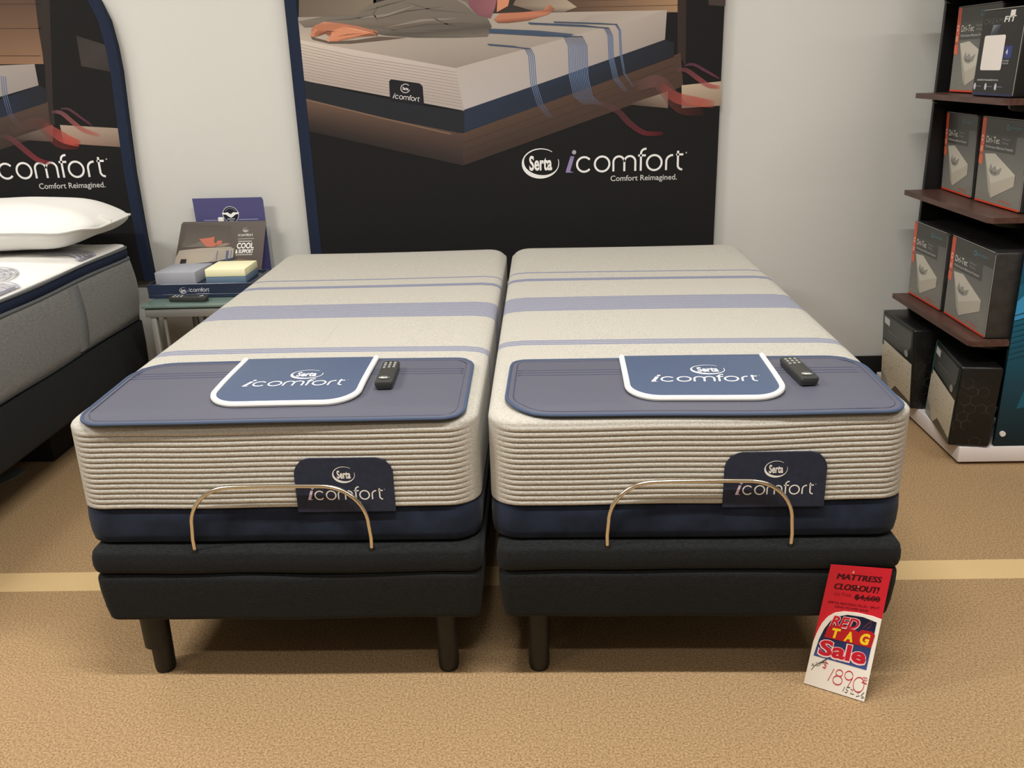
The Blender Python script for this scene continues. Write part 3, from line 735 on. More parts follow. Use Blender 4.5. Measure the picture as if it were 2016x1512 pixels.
def left_banner():
    t = thing('backdrop_banner', 'arched black backdrop banner behind the white pillow, cut off at the left edge', 'banner', (-2.6, 2.22, .56))
    edge = [at(x, y, 'y', BY) for (x, y) in ((302, 553), (285, 470), (262, 340), (246, 220), (236, 140), (226, 90), (212, 40), (192, 0))]
    R = [(p.x, p.z) for p in edge]+[(-1.86, 1.95), (-1.97, 2.07), (-2.12, 2.17), (-2.3, 2.22)]
    O = [(-3.5, R[0][1])]+R+[(-2.9, 2.22), (-3.2, 2.13), (-3.42, 1.95), (-3.5, 1.7)]
    pan = MB(); pan.prism([(p[0], 0, p[1]) for p in O], (0, BY, 0), (0, WALL-.003, 0)); pan = pan.build('panel', black_print, t, auto=.5)
    e = MB(); n = len(R); st = .042
    inn = [(p[0]-st*(1 if i < 7 else 1), p[1]-(0 if i < 8 else .02)) for i, p in enumerate(R)]
    e.add([(p[0]+.002, BY-.002, p[1]) for p in R]+[(p[0], BY-.002, p[1]) for p in inn]+[(p[0]+.002, BY+.03, p[1]) for p in R], [(i, i+1, n+i+1, n+i) for i in range(n-1)]+[(2*n+i, 2*n+i+1, i+1, i) for i in range(n-1)])
    e.build('edge_trim', banner_navy, t, auto=.5)
    a = Art(on_banner, .0002)
    a.quadgrid((-260, 128), (86, 126), (64, -60), (-260, -60), (110, 82, 62), (134, 102, 78), (60, 46, 40), (72, 56, 46), 8, 6, 1)
    for y in (-20, 8, 56, 110): a.stroke([(-260, y+2), (0, y), (80, y)], 1.4, (66, 48, 40), 2)
    a.poly([(62, -60), (96, -60), (104, 200), (108, 245), (95, 250), (88, 130), (76, 60)], (44, 36, 33), 2)
    a.poly([(150, 70), (212, 90), (222, 142), (160, 130)], [(50, 46, 44), (58, 52, 50), (48, 42, 42), (58, 50, 48)], 1)
    a.quadgrid((-260, 268), (76, 168), (68, 126), (-260, 140), (150, 142, 138), (140, 132, 128), (150, 140, 134), (164, 154, 146), 8, 3, 3)
    a.poly([(-260, 268), (0, 196), (76, 168), (92, 176), (92, 202), (10, 229), (-260, 310)], [(30, 38, 54)]*2+[(30, 30, 36)]*3+[(30, 38, 54)]*2, 4)
    a.quadgrid((-260, 380), (100, 262), (94, 200), (-260, 308), (40, 34, 32), (58, 46, 40), (74, 58, 50), (72, 56, 48), 6, 3, 3)
    a.poly([(118, 246), (242, 253), (245, 290), (125, 282)], [(166, 146, 130), (150, 134, 120), (118, 98, 86), (150, 120, 104)], 4)
    a.poly([(20, 274), (104, 246), (104, 279)], [(60, 50, 46), (120, 104, 94), (90, 72, 66)], 4)
    a.poly([(236, 261), (240, 262), (246, 300), (242, 298)], (196, 186, 168), 6)
    a.build('printed_picture', pan, 'printed_fabric')
    rb = Art(on_banner, .0002)
    for k in range(3): rb.stroke([(2+k*4, 150), (6+k*4, 190), (16+k*4, 225), (36+k*4, 250)], 1.5, [(96, 112, 146, 1.), (96, 112, 146, .8), (98, 104, 130, .5), (110, 100, 110, .1)], 8)
    ribbons(rb, [([(0, 268), (20, 272), (45, 292), (75, 315), (105, 322)], 11, (110, 80, 84, .3), (150, 46, 56, .7)),
                 ([(20, 260), (60, 244), (85, 246), (105, 268), (125, 283), (160, 286)], 26, (110, 90, 90, .2), (150, 50, 44, .3)),
                 ([(85, 246), (110, 262), (130, 274), (160, 284)], 20, (160, 80, 76, .4), (206, 84, 70, .7)),
                 ([(100, 221), (120, 222), (145, 242), (165, 256), (200, 268)], 9, (120, 86, 92, .5), (196, 96, 88, .6)),
                 ([(118, 215), (135, 215), (160, 232), (185, 250)], 5, (110, 80, 90, .4), (110, 56, 70, .6))])
    rb.build('printed_ribbons', pan, 'printed_ribbon')
    a = Art(planar((0, BY, 0), (1, 0, 0), (0, 0, 1)))
    p = on_banner(2, 353, 0); q = on_banner(210, 346, 0); s = (q.x-p.x)/208
    xh = 208*s/6.95
    a.wordmark(q.x-7.78*xh, p.z, xh, (232, 230, 228), (142, 128, 170), wt=.13)
    b = on_banner(78, 372, 0); c = on_banner(208, 368, 0); a.text('Comfort Reimagined.', b.x, c.x, b.z, 10.5*s, (205, 203, 200), 1, bold=.006)
    a.build('logo_lettering', pan, 'printed_fabric')
left_banner()

# ================================================================== NEIGHBOURING BED
grey_knit = mat('grey_border_knit', (104, 104, 102), .85, spec=.2, c2=(130, 130, 127), nscale=60, nstretch=(1, 1, 9), bump=.3, bscale=300, detail=4, sheen=.2)
navy_gusset = mat('navy_gusset', (26, 34, 54), .8, spec=.2, c2=(34, 44, 66), nscale=300)
grey_piping = mat('grey_piping', (92, 95, 98), .7)
pipe_dark = mat('charcoal_piping', (52, 55, 58), .7)
white_quilt = mat('white_quilt', (236, 234, 230), .8, spec=.2, bump=.3, nscale=30)
quilt_grey = mat('quilt_grey_motif', (168, 168, 178), .8, spec=.2)
def left_bed():
    bx0, bx1, by0, by1 = -3.2, -1.683, .02, 2.03; wd = bx1-bx0; ln = by1-by0
    f = thing('box_foundation', 'dark charcoal box foundation under the grey and white mattress at left', 'bed foundation', ((bx0+bx1)/2, 1, 0))
    vs, fs = loft([(.225, .05, 0), (.225, .012, 0), (.24, .002, 0), (.33, 0, 0), (.43, .002, 0), (.440, .012, 0), (.440, .1, 0)], wd, ln, .05, bx0, by0)
    link_mesh('foundation_box', vs, fs, dark_fabric, f)
    MB().rbox((bx0+.1, 1.40, 0), (-1.87, 1.98, .226), .01).build('plinth', mat('black_matte', (10, 10, 11), .8), f)
    for y in (.2,): MB().tube([(-1.9, y, 0), (-1.9, y, .226)], .03, 16).build('leg', black_plastic, f)
    MB().tube([(-3.0, .2, 0), (-3.0, .2, .226)], .03, 16).build('leg', black_plastic, f)
    t = thing('pillow_top_mattress', 'white pillow-top mattress with navy gusset and grey sides at the left edge', 'mattress', ((bx0+bx1)/2, 1, .444))
    lv = [(.446, .08, 0), (.446, .02, 0), (.455, .006, 0)]
    for i in range(1, 8): lv.append((.455+.262*i/8, .006-.014*math.sin(PI*i/8), 0))
    lv += [(.718, .006, 0), (.724, .02, 0), (.724, .1, 0)]
    vs, fs = loft(lv, wd, ln, .06, bx0, by0); link_mesh('side_border', vs, fs, grey_knit, t)
    vs, fs = loft([(.724, .08, 0), (.724, .018, 0), (.735, .010, 0), (.75, .008, 0), (.766, .013, 0), (.772, .02, 0), (.772, .1, 0)], wd, ln, .06, bx0, by0)
    link_mesh('gusset', vs, fs, navy_gusset, t)
    for (z, ins, m, r) in ((.7245, .010, grey_piping, .0075), (.7725, .013, grey_piping, .0065), (.4515, .010, pipe_dark, .007)):
        P = ring(wd, ln, .06, ins); MB().tube([(bx0+p[0], by0+p[1], z+.0025*math.sin(p[1]*9)) for p in P], r, 8, True).build('piping', m, t)
    lv = [(.772, .03, 0), (.776, .016, 0), (.781, .018, 0), (.788, .04, 0), (.793, .08, 0), (.797, .14, 0), (.800, .22, 0), (.802, .35, 0), (.803, .5, 0), (.803, .7, 0)]
    def puff(q, x, y):
        e = min(x, wd-x, y, ln-y)
        if q.z > .785: q.z += .005*math.sin(x*17)*math.sin(y*17)
        return q
    vs, fs = loft(lv, wd, ln, .06, bx0, by0, puff); top = link_mesh('quilted_top', vs, fs, white_quilt, t)
    # grey fan motifs woven into the quilt
    def topz(u, v):
        e = bx1-u
        tab = [(.016, .777), (.04, .788), (.08, .793), (.14, .797), (.22, .800), (.35, .802), (.7, .803)]
        z = .777
        for (p, q) in zip(tab, tab[1:]):
            if p[0] <= e <= q[0]: z = p[1]+(q[1]-p[1])*(e-p[0])/(q[0]-p[0])
        return z+.0085
    for (cx, cy, r0, a0, a1) in ((-1.95, 1.27, .06, -20, 200), (-1.80, 1.04, .06, -30, 150), (-1.82, 1.58, .1, 10, 130), (-1.98, .86, .1, -10, 200)):
        a = Art(lambda u, v, h: Vector((u, v, topz(u, v)+h)))
        for k in range(5):
            P = [(min(x, bx1-.03), y) for x, y in arc(cx, cy, r0+.022*k, r0+.022*k, a0, a1, 24)]
            a.stroke(P, .013, (176, 176, 186), 1)
        a.build('quilt_motif', top)
    # vertical grip strap on the side border
    y0 = at(160, 640, 'x', bx1).y
    P = []
    for i in range(13):
        q = i/12; P.append((bx1+.0095-.010+.012*math.sin(PI*min(1, max(0, (.46+.255*q-.455)/.262)))*1., .46+.255*q))
    vs = []; fs = []
    for (x, z) in P:
        vs += [(x-.004, y0-.035, z), (x+.001, y0-.032, z), (x+.001, y0+.032, z), (x-.004, y0+.035, z)]
    for i in range(12):
        for k in range(3): fs.append((i*4+k, i*4+k+1, i*4+k+5, i*4+k+4))
    link_mesh('side_strap', vs, fs, mat('strap_grey', (104, 106, 108), .8, c2=(122, 124, 125), nscale=300), t)
    # pillow
    p = thing('pillow', 'plump white pillow on the pillow-top mattress under the arched banner', 'pillow', (-2.055, 1.79, .80))
    vs = []; fs = []; NU, NV = 64, 32; Lx, Ly, Hh = .42, .25, .10
    for j in range(NV+1):
        for i in range(NU):
            th = 2*PI*i/NU; ph = -PI/2+PI*j/NV
            c, s_ = math.cos(th), math.sin(th); e = .42
            sx = math.copysign(abs(c)**e, c); sy = math.copysign(abs(s_)**e, s_)
            k = math.cos(ph)**.75 if math.cos(ph) > 0 else 0
            x = Lx*sx*k; y = Ly*sy*k; z = Hh*math.copysign(abs(math.sin(ph))**1.1, math.sin(ph))
            r = max(abs(x)/Lx, abs(y)/Ly)
            z *= (1-.38*r**5); z += .004*math.sin(26*x+9*y)*r+.004*math.sin(31*y)*r
            vs.append((-2.055+x, 1.79+y, .917+z))
    for j in range(NV):
        for i in range(NU): fs.append((j*NU+i, j*NU+(i+1) % NU, (j+1)*NU+(i+1) % NU, (j+1)*NU+i))
    mb = MB(); mb.add(vs, fs); mb.build('pillow_body', mat('white_cotton', (226, 225, 221), .8, spec=.2, bump=.15, nscale=120), p, auto=None)
    seam = []
    for i in range(NU):
        th = 2*PI*i/NU; c, s_ = math.cos(th), math.sin(th)
        seam.append((-2.055+(Lx+.006)*math.copysign(abs(c)**.42, c), 1.79+(Ly+.006)*math.copysign(abs(s_)**.42, s_), .917+.004*math.sin(7*th)))
    MB().tube(seam, .005, 6, True).build('seam_edge', mat('white_cotton', (226, 225, 221)), p)
    tg = MB(); q = Vector((-1.645, 1.735, .935)); tg.rbox((-.026, -.0015, -.011), (.026, .0015, .011), .001, 1, 0, Matrix.Translation(q) @ Matrix.Rotation(.5, 4, 'Y') @ Matrix.Rotation(.4, 4, 'Z')); tg.build('care_tag', white_vinyl, p)
    g = MB(); zz = .004
    g.prism([at(52, 925, 'z', zz), at(28, 922, 'z', zz), at(-60, 948, 'z', zz), at(-60, 985, 'z', zz), at(2, 953, 'z', zz), at(34, 939, 'z', zz)], (0, 0, -.003), (0, 0, .003))
    tag(g.build('cardboard_sheet', mat('grey_board', (120, 122, 116), .7), smooth=False), 'flat grey sheet lying on the carpet under the left bed', 'sheet')
left_bed()

# ================================================================== SIDE TABLE AND COUNTER DISPLAY
glass = bpy.data.materials.new('green_glass'); glass.use_nodes = True
gb = glass.node_tree.nodes['Principled BSDF']; gb.inputs['Base Color'].default_value = (.45, .62, .56, 1); gb.inputs['Roughness'].default_value = .06
gb.inputs['Transmission Weight'].default_value = .75; gb.inputs['IOR'].default_value = 1.45
silver = mat('satin_silver', (168, 168, 164), .4, metal=.6)
TZ = .572
def table():
    t = thing('side_table', 'glass-topped side table with silver frame between the two displays of beds', 'table', (-1.28, 1.95, 0))
    x0, x1, y0, y1 = -1.545, -1.03, 1.70, 2.19
    MB().rbox((x0, y0, TZ-.010), (x1, y1, TZ), .002, 2).build('glass_top', glass, t)
    MB().rbox((x0+.012, y0+.012, TZ-.0155), (x1-.012, y1-.012, TZ-.0105), .001, 1).build('under_panel', mat('black_matte', (10, 10, 11)), t)
    fr = MB()
    for (a, b) in (((x0+.01, y0+.01), (x1-.01, y0+.035)), ((x0+.01, y1-.035), (x1-.01, y1-.01))): fr.rbox((a[0], a[1], TZ-.052), (b[0], b[1], TZ-.016), .004, 2)
    for (a, b) in (((x0+.01, y0+.036), (x0+.035, y1-.036)), ((x1-.035, y0+.036), (x1-.01, y1-.036))): fr.rbox((a[0], a[1], TZ-.052), (b[0], b[1], TZ-.016), .004, 2)
    fr.build('frame', silver, t)
    for (x, y) in ((x0+.04, y0+.03), (x1-.04, y0+.03), (x0+.04, y1-.03), (x1-.04, y1-.03)):
        MB().rbox((x-.013, y-.013, 0), (x+.013, y+.013, TZ-.05), .004, 2).build('leg', silver, t)
        MB().tube([(x+.045, y, .0), (x+.045, y, TZ-.05)], .007, 10).build('leg_rod', silver, t)
    for y in (y0+.03, y1-.03): MB().rbox((x0+.04, y-.01, .08), (x1-.04, y+.01, .1), .003).build('lower_rail', silver, t)
table()
def display():
    # tray
    fz = TZ+.001; A = at(292, 588, 'z', fz); y0 = 1.83; x0 = -1.567; x1 = -1.105; y1 = 2.10; h = .062
    x0 = at(293, 588, 'y', y0).x
    t = thing('display_tray', 'navy display tray with logo holding the foam samples on the glass table', 'display', ((x0+x1)/2, 1.96, fz))
    nv = mat('tray_navy', (38, 48, 70), .3, coat=.3)
    tr = MB(); tr.rbox((x0, y0, fz), (x1, y1, fz+.018), .002, 1); tr.rbox((x0, y0, fz+.018), (x1, y0+.006, fz+h), .002, 1)
    tr.rbox((x0, y0+.006, fz+.018), (x0+.006, y1, fz+h), .002, 1); tr.rbox((x1-.006, y0+.006, fz+.018), (x1, y1, fz+h), .002, 1); tr.rbox((x0+.006, y1-.006, fz+.018), (x1-.006, y1, fz+h), .002, 1)
    tr.rbox((x0+.006, y0+.006, fz+.040), (x1-.006, y1-.006, fz+.054), .001, 1)
    body = tr.build('tray', nv, t)
    a = Art(planar((0, y0-.0003, 0), (1, 0, 0), (0, 0, 1)))
    e = at(361, 572, 'y', y0); a.emblem(e.x, e.z, .0165, (225, 226, 230), ratio=.8)
    b = at(371, 576, 'y', y0); c = at(412, 572, 'y', y0); a.wordmark(b.x, e.z-.006, (c.x-b.x)/7.8, (225, 226, 230), (150, 150, 180), wt=.18)
    a.text('Comfort Reimagined.', b.x+.035, c.x, e.z-.0165, .005, (200, 200, 206), 1)
    a.build('tray_lettering', body)
    # header card
    zb = fz+.054; yb = 2.085
    def hp(px, py, y): return at(px, py, 'y', y)
    TLc, TRc = hp(358, 437, 2.16), hp(524, 434, 2.16); BLc = hp(341, 540, 2.095); BRc = hp(516, 545, 2.095)
    BLc.z = BRc.z = zb
    cardn = (BRc-BLc).cross(TLc-BLc).normalized()
    fcard = lambda u, v, hh: (BLc*(1-u)+BRc*u)*(1-v)+(TLc*(1-u)+TRc*u)*v+cardn*hh
    cd_ = MB(); O = [(0, 0), (1, 0), (1, .97), (.985, 1), (.02, 1), (0, .96)]
    cd_.add([fcard(u, v, -.003) for u, v in O]+[fcard(u, v, 0) for u, v in O], [tuple(range(6))[::-1], tuple(range(6, 12))]+[(i, (i+1) % 6, 6+(i+1) % 6, 6+i) for i in range(6)])
    card = cd_.build('header_card', mat('card_board', (70, 62, 58), .35, coat=.2), t, smooth=False)
    a = Art(fcard)
    a.quadgrid((0, 0), (1, 0), (1, .97), (.01, .97), (88, 74, 66), (84, 74, 68), (92, 84, 80), (74, 66, 62), 4, 4, 1)
    a.poly([(.05, .5), (.08, .9), (.4, .93), (.6, .9), (.6, .5)], [(96, 88, 80), (76, 68, 62), (66, 58, 54), (76, 70, 64), (90, 80, 74)], 2)
    a.poly([(.0, .3), (.03, .44), (.28, .48), (.62, .5), (.66, .42), (.4, .2), (.0, .16)], [(178, 166, 150), (166, 156, 142), (170, 160, 146), (146, 138, 126), (168, 158, 146), (178, 168, 152), (188, 176, 160)], 3)
    a.poly([(.46, .40), (.66, .47), (.66, .28), (.42, .20)], (164, 154, 142), 4)
    for (x, w_) in ((.47, .008), (.575, .03), (.63, .008)): a.poly([(x, .42), (x+w_, .425), (x+w_, .24), (x, .23)], (84, 94, 124), 5)
    a.poly([(0, .16), (.4, .2), (.66, .31), (.72, .26), (.45, .13), (0, .08)], (44, 50, 68), 4)
    a.poly([(0, .08), (.45, .13), (.72, .26), (.9, .22), (.95, .0), (0, 0)], (122, 100, 82), 3)
    a.poly([(.06, .18), (.13, .19), (.13, .27), (.065, .27)], (40, 38, 42), 6)
    a.poly([(.08, .5), (.22, .58), (.3, .66), (.36, .5)], (110, 102, 94), 6); a.poly([(.24, .66), (.36, .68), (.42, .7), (.42, .58), (.5, .55), (.52, .6), (.5, .62), (.46, .62), (.43, .5), (.34, .5)], (186, 106, 84), 7)
    a.poly([(.42, .5), (.54, .5), (.62, .55), (.56, .57), (.46, .55)], (140, 122, 106), 6)
    wh = (236, 234, 230)
    a.emblem(.775, .82, .035, wh, 4, ratio=1.2, word=False); a.text('Serta', .758, .795, .79, .05, wh, 4)
    aa = [(.68, .0)]
    wm = Art(lambda u, v, hh: fcard(.70+u, .70+v*1.55, hh)); wm.wordmark(-.018, 0, .0232, wh, (170, 160, 180), 4, wt=.18); wm.build('card_wordmark', card)
    a.stroke([(.69, .645), (.88, .65)], .006, wh, 4); a.smalltext(.70, .86, .588, .02, wh, 4)
    a.text('COOL', .69, .885, .46, .11, wh, 4, bold=.03); a.text('& SUPPORT', .68, .885, .365, .075, wh, 4, bold=.035); a.smalltext(.69, .88, .325, .018, wh, 4)
    a.build('card_print', card, 'glossy_print')
    # foam samples
    fz2 = zb+.0005
    def block(nm, px, label, parts, group):
        (l, r_, yf, yk, sh) = px
        o = thing(nm, label, 'foam sample', ((l+r_)/2, (yf+yk)/2, fz2), group)
        z = fz2
        for (pn, hh, m) in parts:
            mb = MB(); O = [(l, yf), (r_, yf), (r_+sh, yk), (l+sh, yk)]
            bm = bmesh.new(); vv = [bm.verts.new((p[0], p[1], z)) for p in O]+[bm.verts.new((p[0], p[1], z+hh)) for p in O]
            for fc in [(3, 2, 1, 0), (4, 5, 6, 7)]+[(i, (i+1) % 4, 4+(i+1) % 4, 4+i) for i in range(4)]: bm.faces.new([vv[i] for i in fc])
            bmesh.ops.bevel(bm, geom=list(bm.edges), offset=.003, segments=2, profile=.5, affect='EDGES'); bm.verts.index_update()
            mb.add([v.co.copy() for v in bm.verts], [[v.index for v in f.verts] for f in bm.faces]); bm.free()
            mb.build(pn, m, o); z += hh+.0003
    l = at(306, 556, 'y', 1.86).x; r_ = at(386, 556, 'y', 1.86).x
    foam_g = mat('grey_foam', (158, 160, 170), .9, spec=.1, c2=(170, 172, 180), nscale=300, bump=.2)
    foam_b = mat('blue_foam', (104, 126, 148), .9, spec=.1, bump=.2, nscale=300)
    foam_c = mat('cream_foam', (246, 242, 202), .9, spec=.1, bump=.2, nscale=300)
    block('foam_block', (l, r_, 1.862, 2.05, .012), 'plain grey foam sample block on the display tray', [('grey_foam', .052, foam_g)], 'foam sample blocks in the display tray')
    l = at(406, 557, 'y', 1.862).x; r_ = at(485, 557, 'y', 1.862).x
    block('foam_block', (l, r_, 1.862, 2.04, .0), 'cream over blue two-layer foam sample block on the display tray', [('blue_layer', .028, foam_b), ('cream_layer', .033, foam_c)], 'foam sample blocks in the display tray')
    # clear sign holder with the blue sheet standing behind
    s = thing('sign_holder', 'upright blue sign with round emblem standing behind the header card', 'sign', (-1.27, 2.18, TZ+.001))
    TL, TR = at(378, 391, 'y', 2.182), at(517, 388, 'y', 2.182); TRr = at(526, 440, 'y', 2.17)
    zl = TZ+.001; bl = Vector((TL.x+.012, 2.182, zl)); br = Vector((TR.x, 2.182, zl)); fn = lambda u, v, hh: (bl*(1-u)+br*u)*(1-v)+(TL*(1-u)+TR*u)*v+Vector((0, -hh, 0))
    mb = MB(); O = [(0, 0), (1, 0), (1, .97), (.98, 1), (0, 1)]
    mb.add([fn(u, v, -.002) for u, v in O]+[fn(u, v, 0) for u, v in O], [tuple(range(5))[::-1], tuple(range(5, 10))]+[(i, (i+1) % 5, 5+(i+1) % 5, 5+i) for i in range(5)])
    sheet = mb.build('sign_sheet', mat('sign_blue', (78, 76, 122), .4), s, smooth=False)
    W_ = TR.x-TL.x; Hh = TL.z-zl
    a = Art(lambda u, v, hh: fn(u, v, hh+.0003)); k = W_/Hh
    cu, cv = .515, .80; ru = .115
    a.poly([(cu+ru*math.cos(t_), cv+ru*k*math.sin(t_)) for t_ in [2*PI*i/28 for i in range(28)]], (206, 206, 214), 1)
    a.poly([(cu+ru*.93*math.cos(t_), cv+ru*.93*k*math.sin(t_)) for t_ in [2*PI*i/28 for i in range(28)]], (26, 28, 44), 2)
    wg = [(-1.05, .05), (-1.02, .26), (-.7, .22), (-.35, .28), (0, .02), (.35, .28), (.7, .24), (1.02, .28), (1.05, .08), (.6, 0), (.2, -.3), (0, -.4), (-.2, -.3), (-.6, .0)]
    a.poly([(cu+ru*x, cv+ru*k*y) for x, y in wg], (240, 240, 238), 3)
    a.stroke([(cu+ru*.75*math.cos(t_), cv+ru*.75*k*math.sin(t_)) for t_ in [math.radians(150-120*i/10) for i in range(11)]], .008, (120, 122, 136), 3)
    a.smalltext(cu-ru*.5, cu+ru*.5, cv-ru*k*.62, .016, (206, 206, 214), 3); a.smalltext(cu-ru*.3, cu+ru*.3, cv-ru*k*.84, .014, (206, 206, 214), 3)
    a.stroke([(.12, .735), (cu-ru*.95, .735)], .008, (168, 168, 206), 1); a.stroke([(cu+ru*.95, .738), (.9, .738)], .008, (168, 168, 206), 1)
    a.build('sign_print', sheet)
    clr = bpy.data.materials.new('clear_acrylic'); clr.use_nodes = True; b_ = clr.node_tree.nodes['Principled BSDF']
    b_.inputs['Transmission Weight'].default_value = .9; b_.inputs['Roughness'].default_value = .08; b_.inputs['Base Color'].default_value = (.9, .92, .93, 1)
    ac = MB(); ac.rbox((bl.x-.005, 2.19, zl), (br.x+.012, 2.194, zl+.24), .001, 1); ac.build('acrylic_back', clr, s, smooth=False)
    cl = MB(); q = at(436, 433, 'y', 2.178); cl.rbox((q.x-.013, 2.170, q.z-.008), (q.x+.013, 2.180, q.z+.012), .002, 1); cl.build('white_clip', white_vinyl, s)
    make_remote((at(362, 585, 'y', 1.775).x+.02, 1.775, TZ+.002), PI/2-.08, 'black remote control lying on the glass table in front of the navy tray')
display()

# ================================================================== SHELF UNIT
wood = mat('dark_walnut_laminate', (74, 50, 43), .4, spec=.4, c2=(90, 63, 54), nscale=8, nstretch=(6, 1, 6), detail=5)
blk = mat('black_laminate', (15, 15, 16), .45)
wht = mat('white_laminate', (232, 226, 226), .35)
SX0 = 1.69; PANX = 1.834; PY = 1.262
SHELVES = [(.487, 1.262), (.935, 1.25), (1.325, 1.262), (1.70, 1.27)]
def shelf_unit():
    t = thing('shelf_unit', 'dark shelf unit with walnut shelves, white base and teal end panel at right', 'shelf unit', (2.15, 1.65, 0))
    MB().rbox((1.706, 1.254, .012), (2.6, 2.14, .073), .004).build('plinth', wht, t)
    for (x, y) in ((1.74, 1.30), (2.5, 1.30), (1.74, 2.05), (2.5, 2.05)): MB().tube([(x, y, 0), (x, y, .013)], .018, 14).build('plinth_foot', black_plastic, t)
    MB().rbox((2.035, 1.282, .074), (2.27, 2.0, 2.1), .003).build('spine', blk, t)
    pn = MB().rbox((PANX, PY, .074), (2.46, PY+.016, 2.1), .002, 1).build('end_panel', mat('panel_teal_black', (12, 30, 36), .3), t)
    MB().rbox((1.762, 2.0, .074), (2.54, 2.02, 2.1), .002, 1).build('end_panel', blk, t)
    a = Art(planar((PANX, PY-.0006, .074), (1, 0, 0), (0, 0, 1)))
    a.quadgrid((0, 0), (.61, 0), (.61, .5), (0, .5), (10, 34, 42), (8, 30, 40), (16, 96, 124), (20, 100, 130), 4, 8, 1)
    a.quadgrid((0, .5), (.61, .5), (.61, 2.0), (0, 2.0), (20, 100, 130), (16, 96, 124), (30, 96, 150), (40, 120, 170), 4, 6, 1)
    a.poly([(0, .56), (.05, .61), (.12, .655), (.3, .74), (.61, .82), (.61, .70), (.3, .62), (.14, .54), (.05, .5), (0, .49)], (60, 150, 206), 2)
    a.poly([(0, .7), (.1, .72), (.3, .80), (.61, .9), (.61, .84), (.3, .76), (.12, .68), (0, .62)], (18, 84, 112), 3)
    a.poly([(.085, .6), (.1, .62), (.13, .63), (.16, .62), (.14, .6), (.11, .585)], (14, 70, 96), 4)
    for k in range(9):
        y = .34+k*.021; a.stroke([(0, y), (.04, y+.012), (.1, y+.022+.004*k), (.22, y+.05), (.5, y+.1)], [.003, .005, .007, .006, .002], (14, 62, 82), 3)
    a.poly([(.06, .15), (.085, .26), (.11, .37), (.16, .38), (.13, .28), (.12, .16)], (20, 92, 116), 2)
    a.poly([(.11, .38), (.16, .46), (.3, .5), (.3, .36), (.2, .33), (.15, .30)], (50, 140, 190), 3)
    a.build('panel_print', pn, 'glossy_print')
    MB().tube([(1.858, PY+.001, .125), (1.858, PY-.008, .125)], .0105, 20).build('panel_bolt', wht, pn)
    for (z, yf) in SHELVES:
        c = .028; x1 = 2.028; yk = 1.997
        O = [(SX0-.012, yf+c*.4), (SX0, yf), (x1, yf-.0), (x1, PY-.001), (x1, PY-.001)]
        s_ = MB()
        # board wraps in front of the end panel
        P = [(SX0-.008, yk), (SX0, yf+.02), (SX0+.012, yf), (PANX-.003, yf), (PANX-.003, PY+.018), (2.028, PY+.018), (2.028, yk)]
        s_.prism([(p[0], p[1], 0) for p in P], (0, 0, z-.02), (0, 0, z))
        sh = s_.build('shelf_board', wood if z < 1.6 else blk, t, smooth=False)
        Q = [(1.735, z-.021), (2.027, z-.021), (2.027, z-.062), (1.81, z-.05), (1.755, z-.042), (1.738, z-.034)]
        for y in (1.33, 1.955): MB().prism([(p[0], y, p[1]) for p in Q], (0, -.008, 0), (0, .008, 0)).build('shelf_bracket', blk, sh, smooth=False)
shelf_unit()

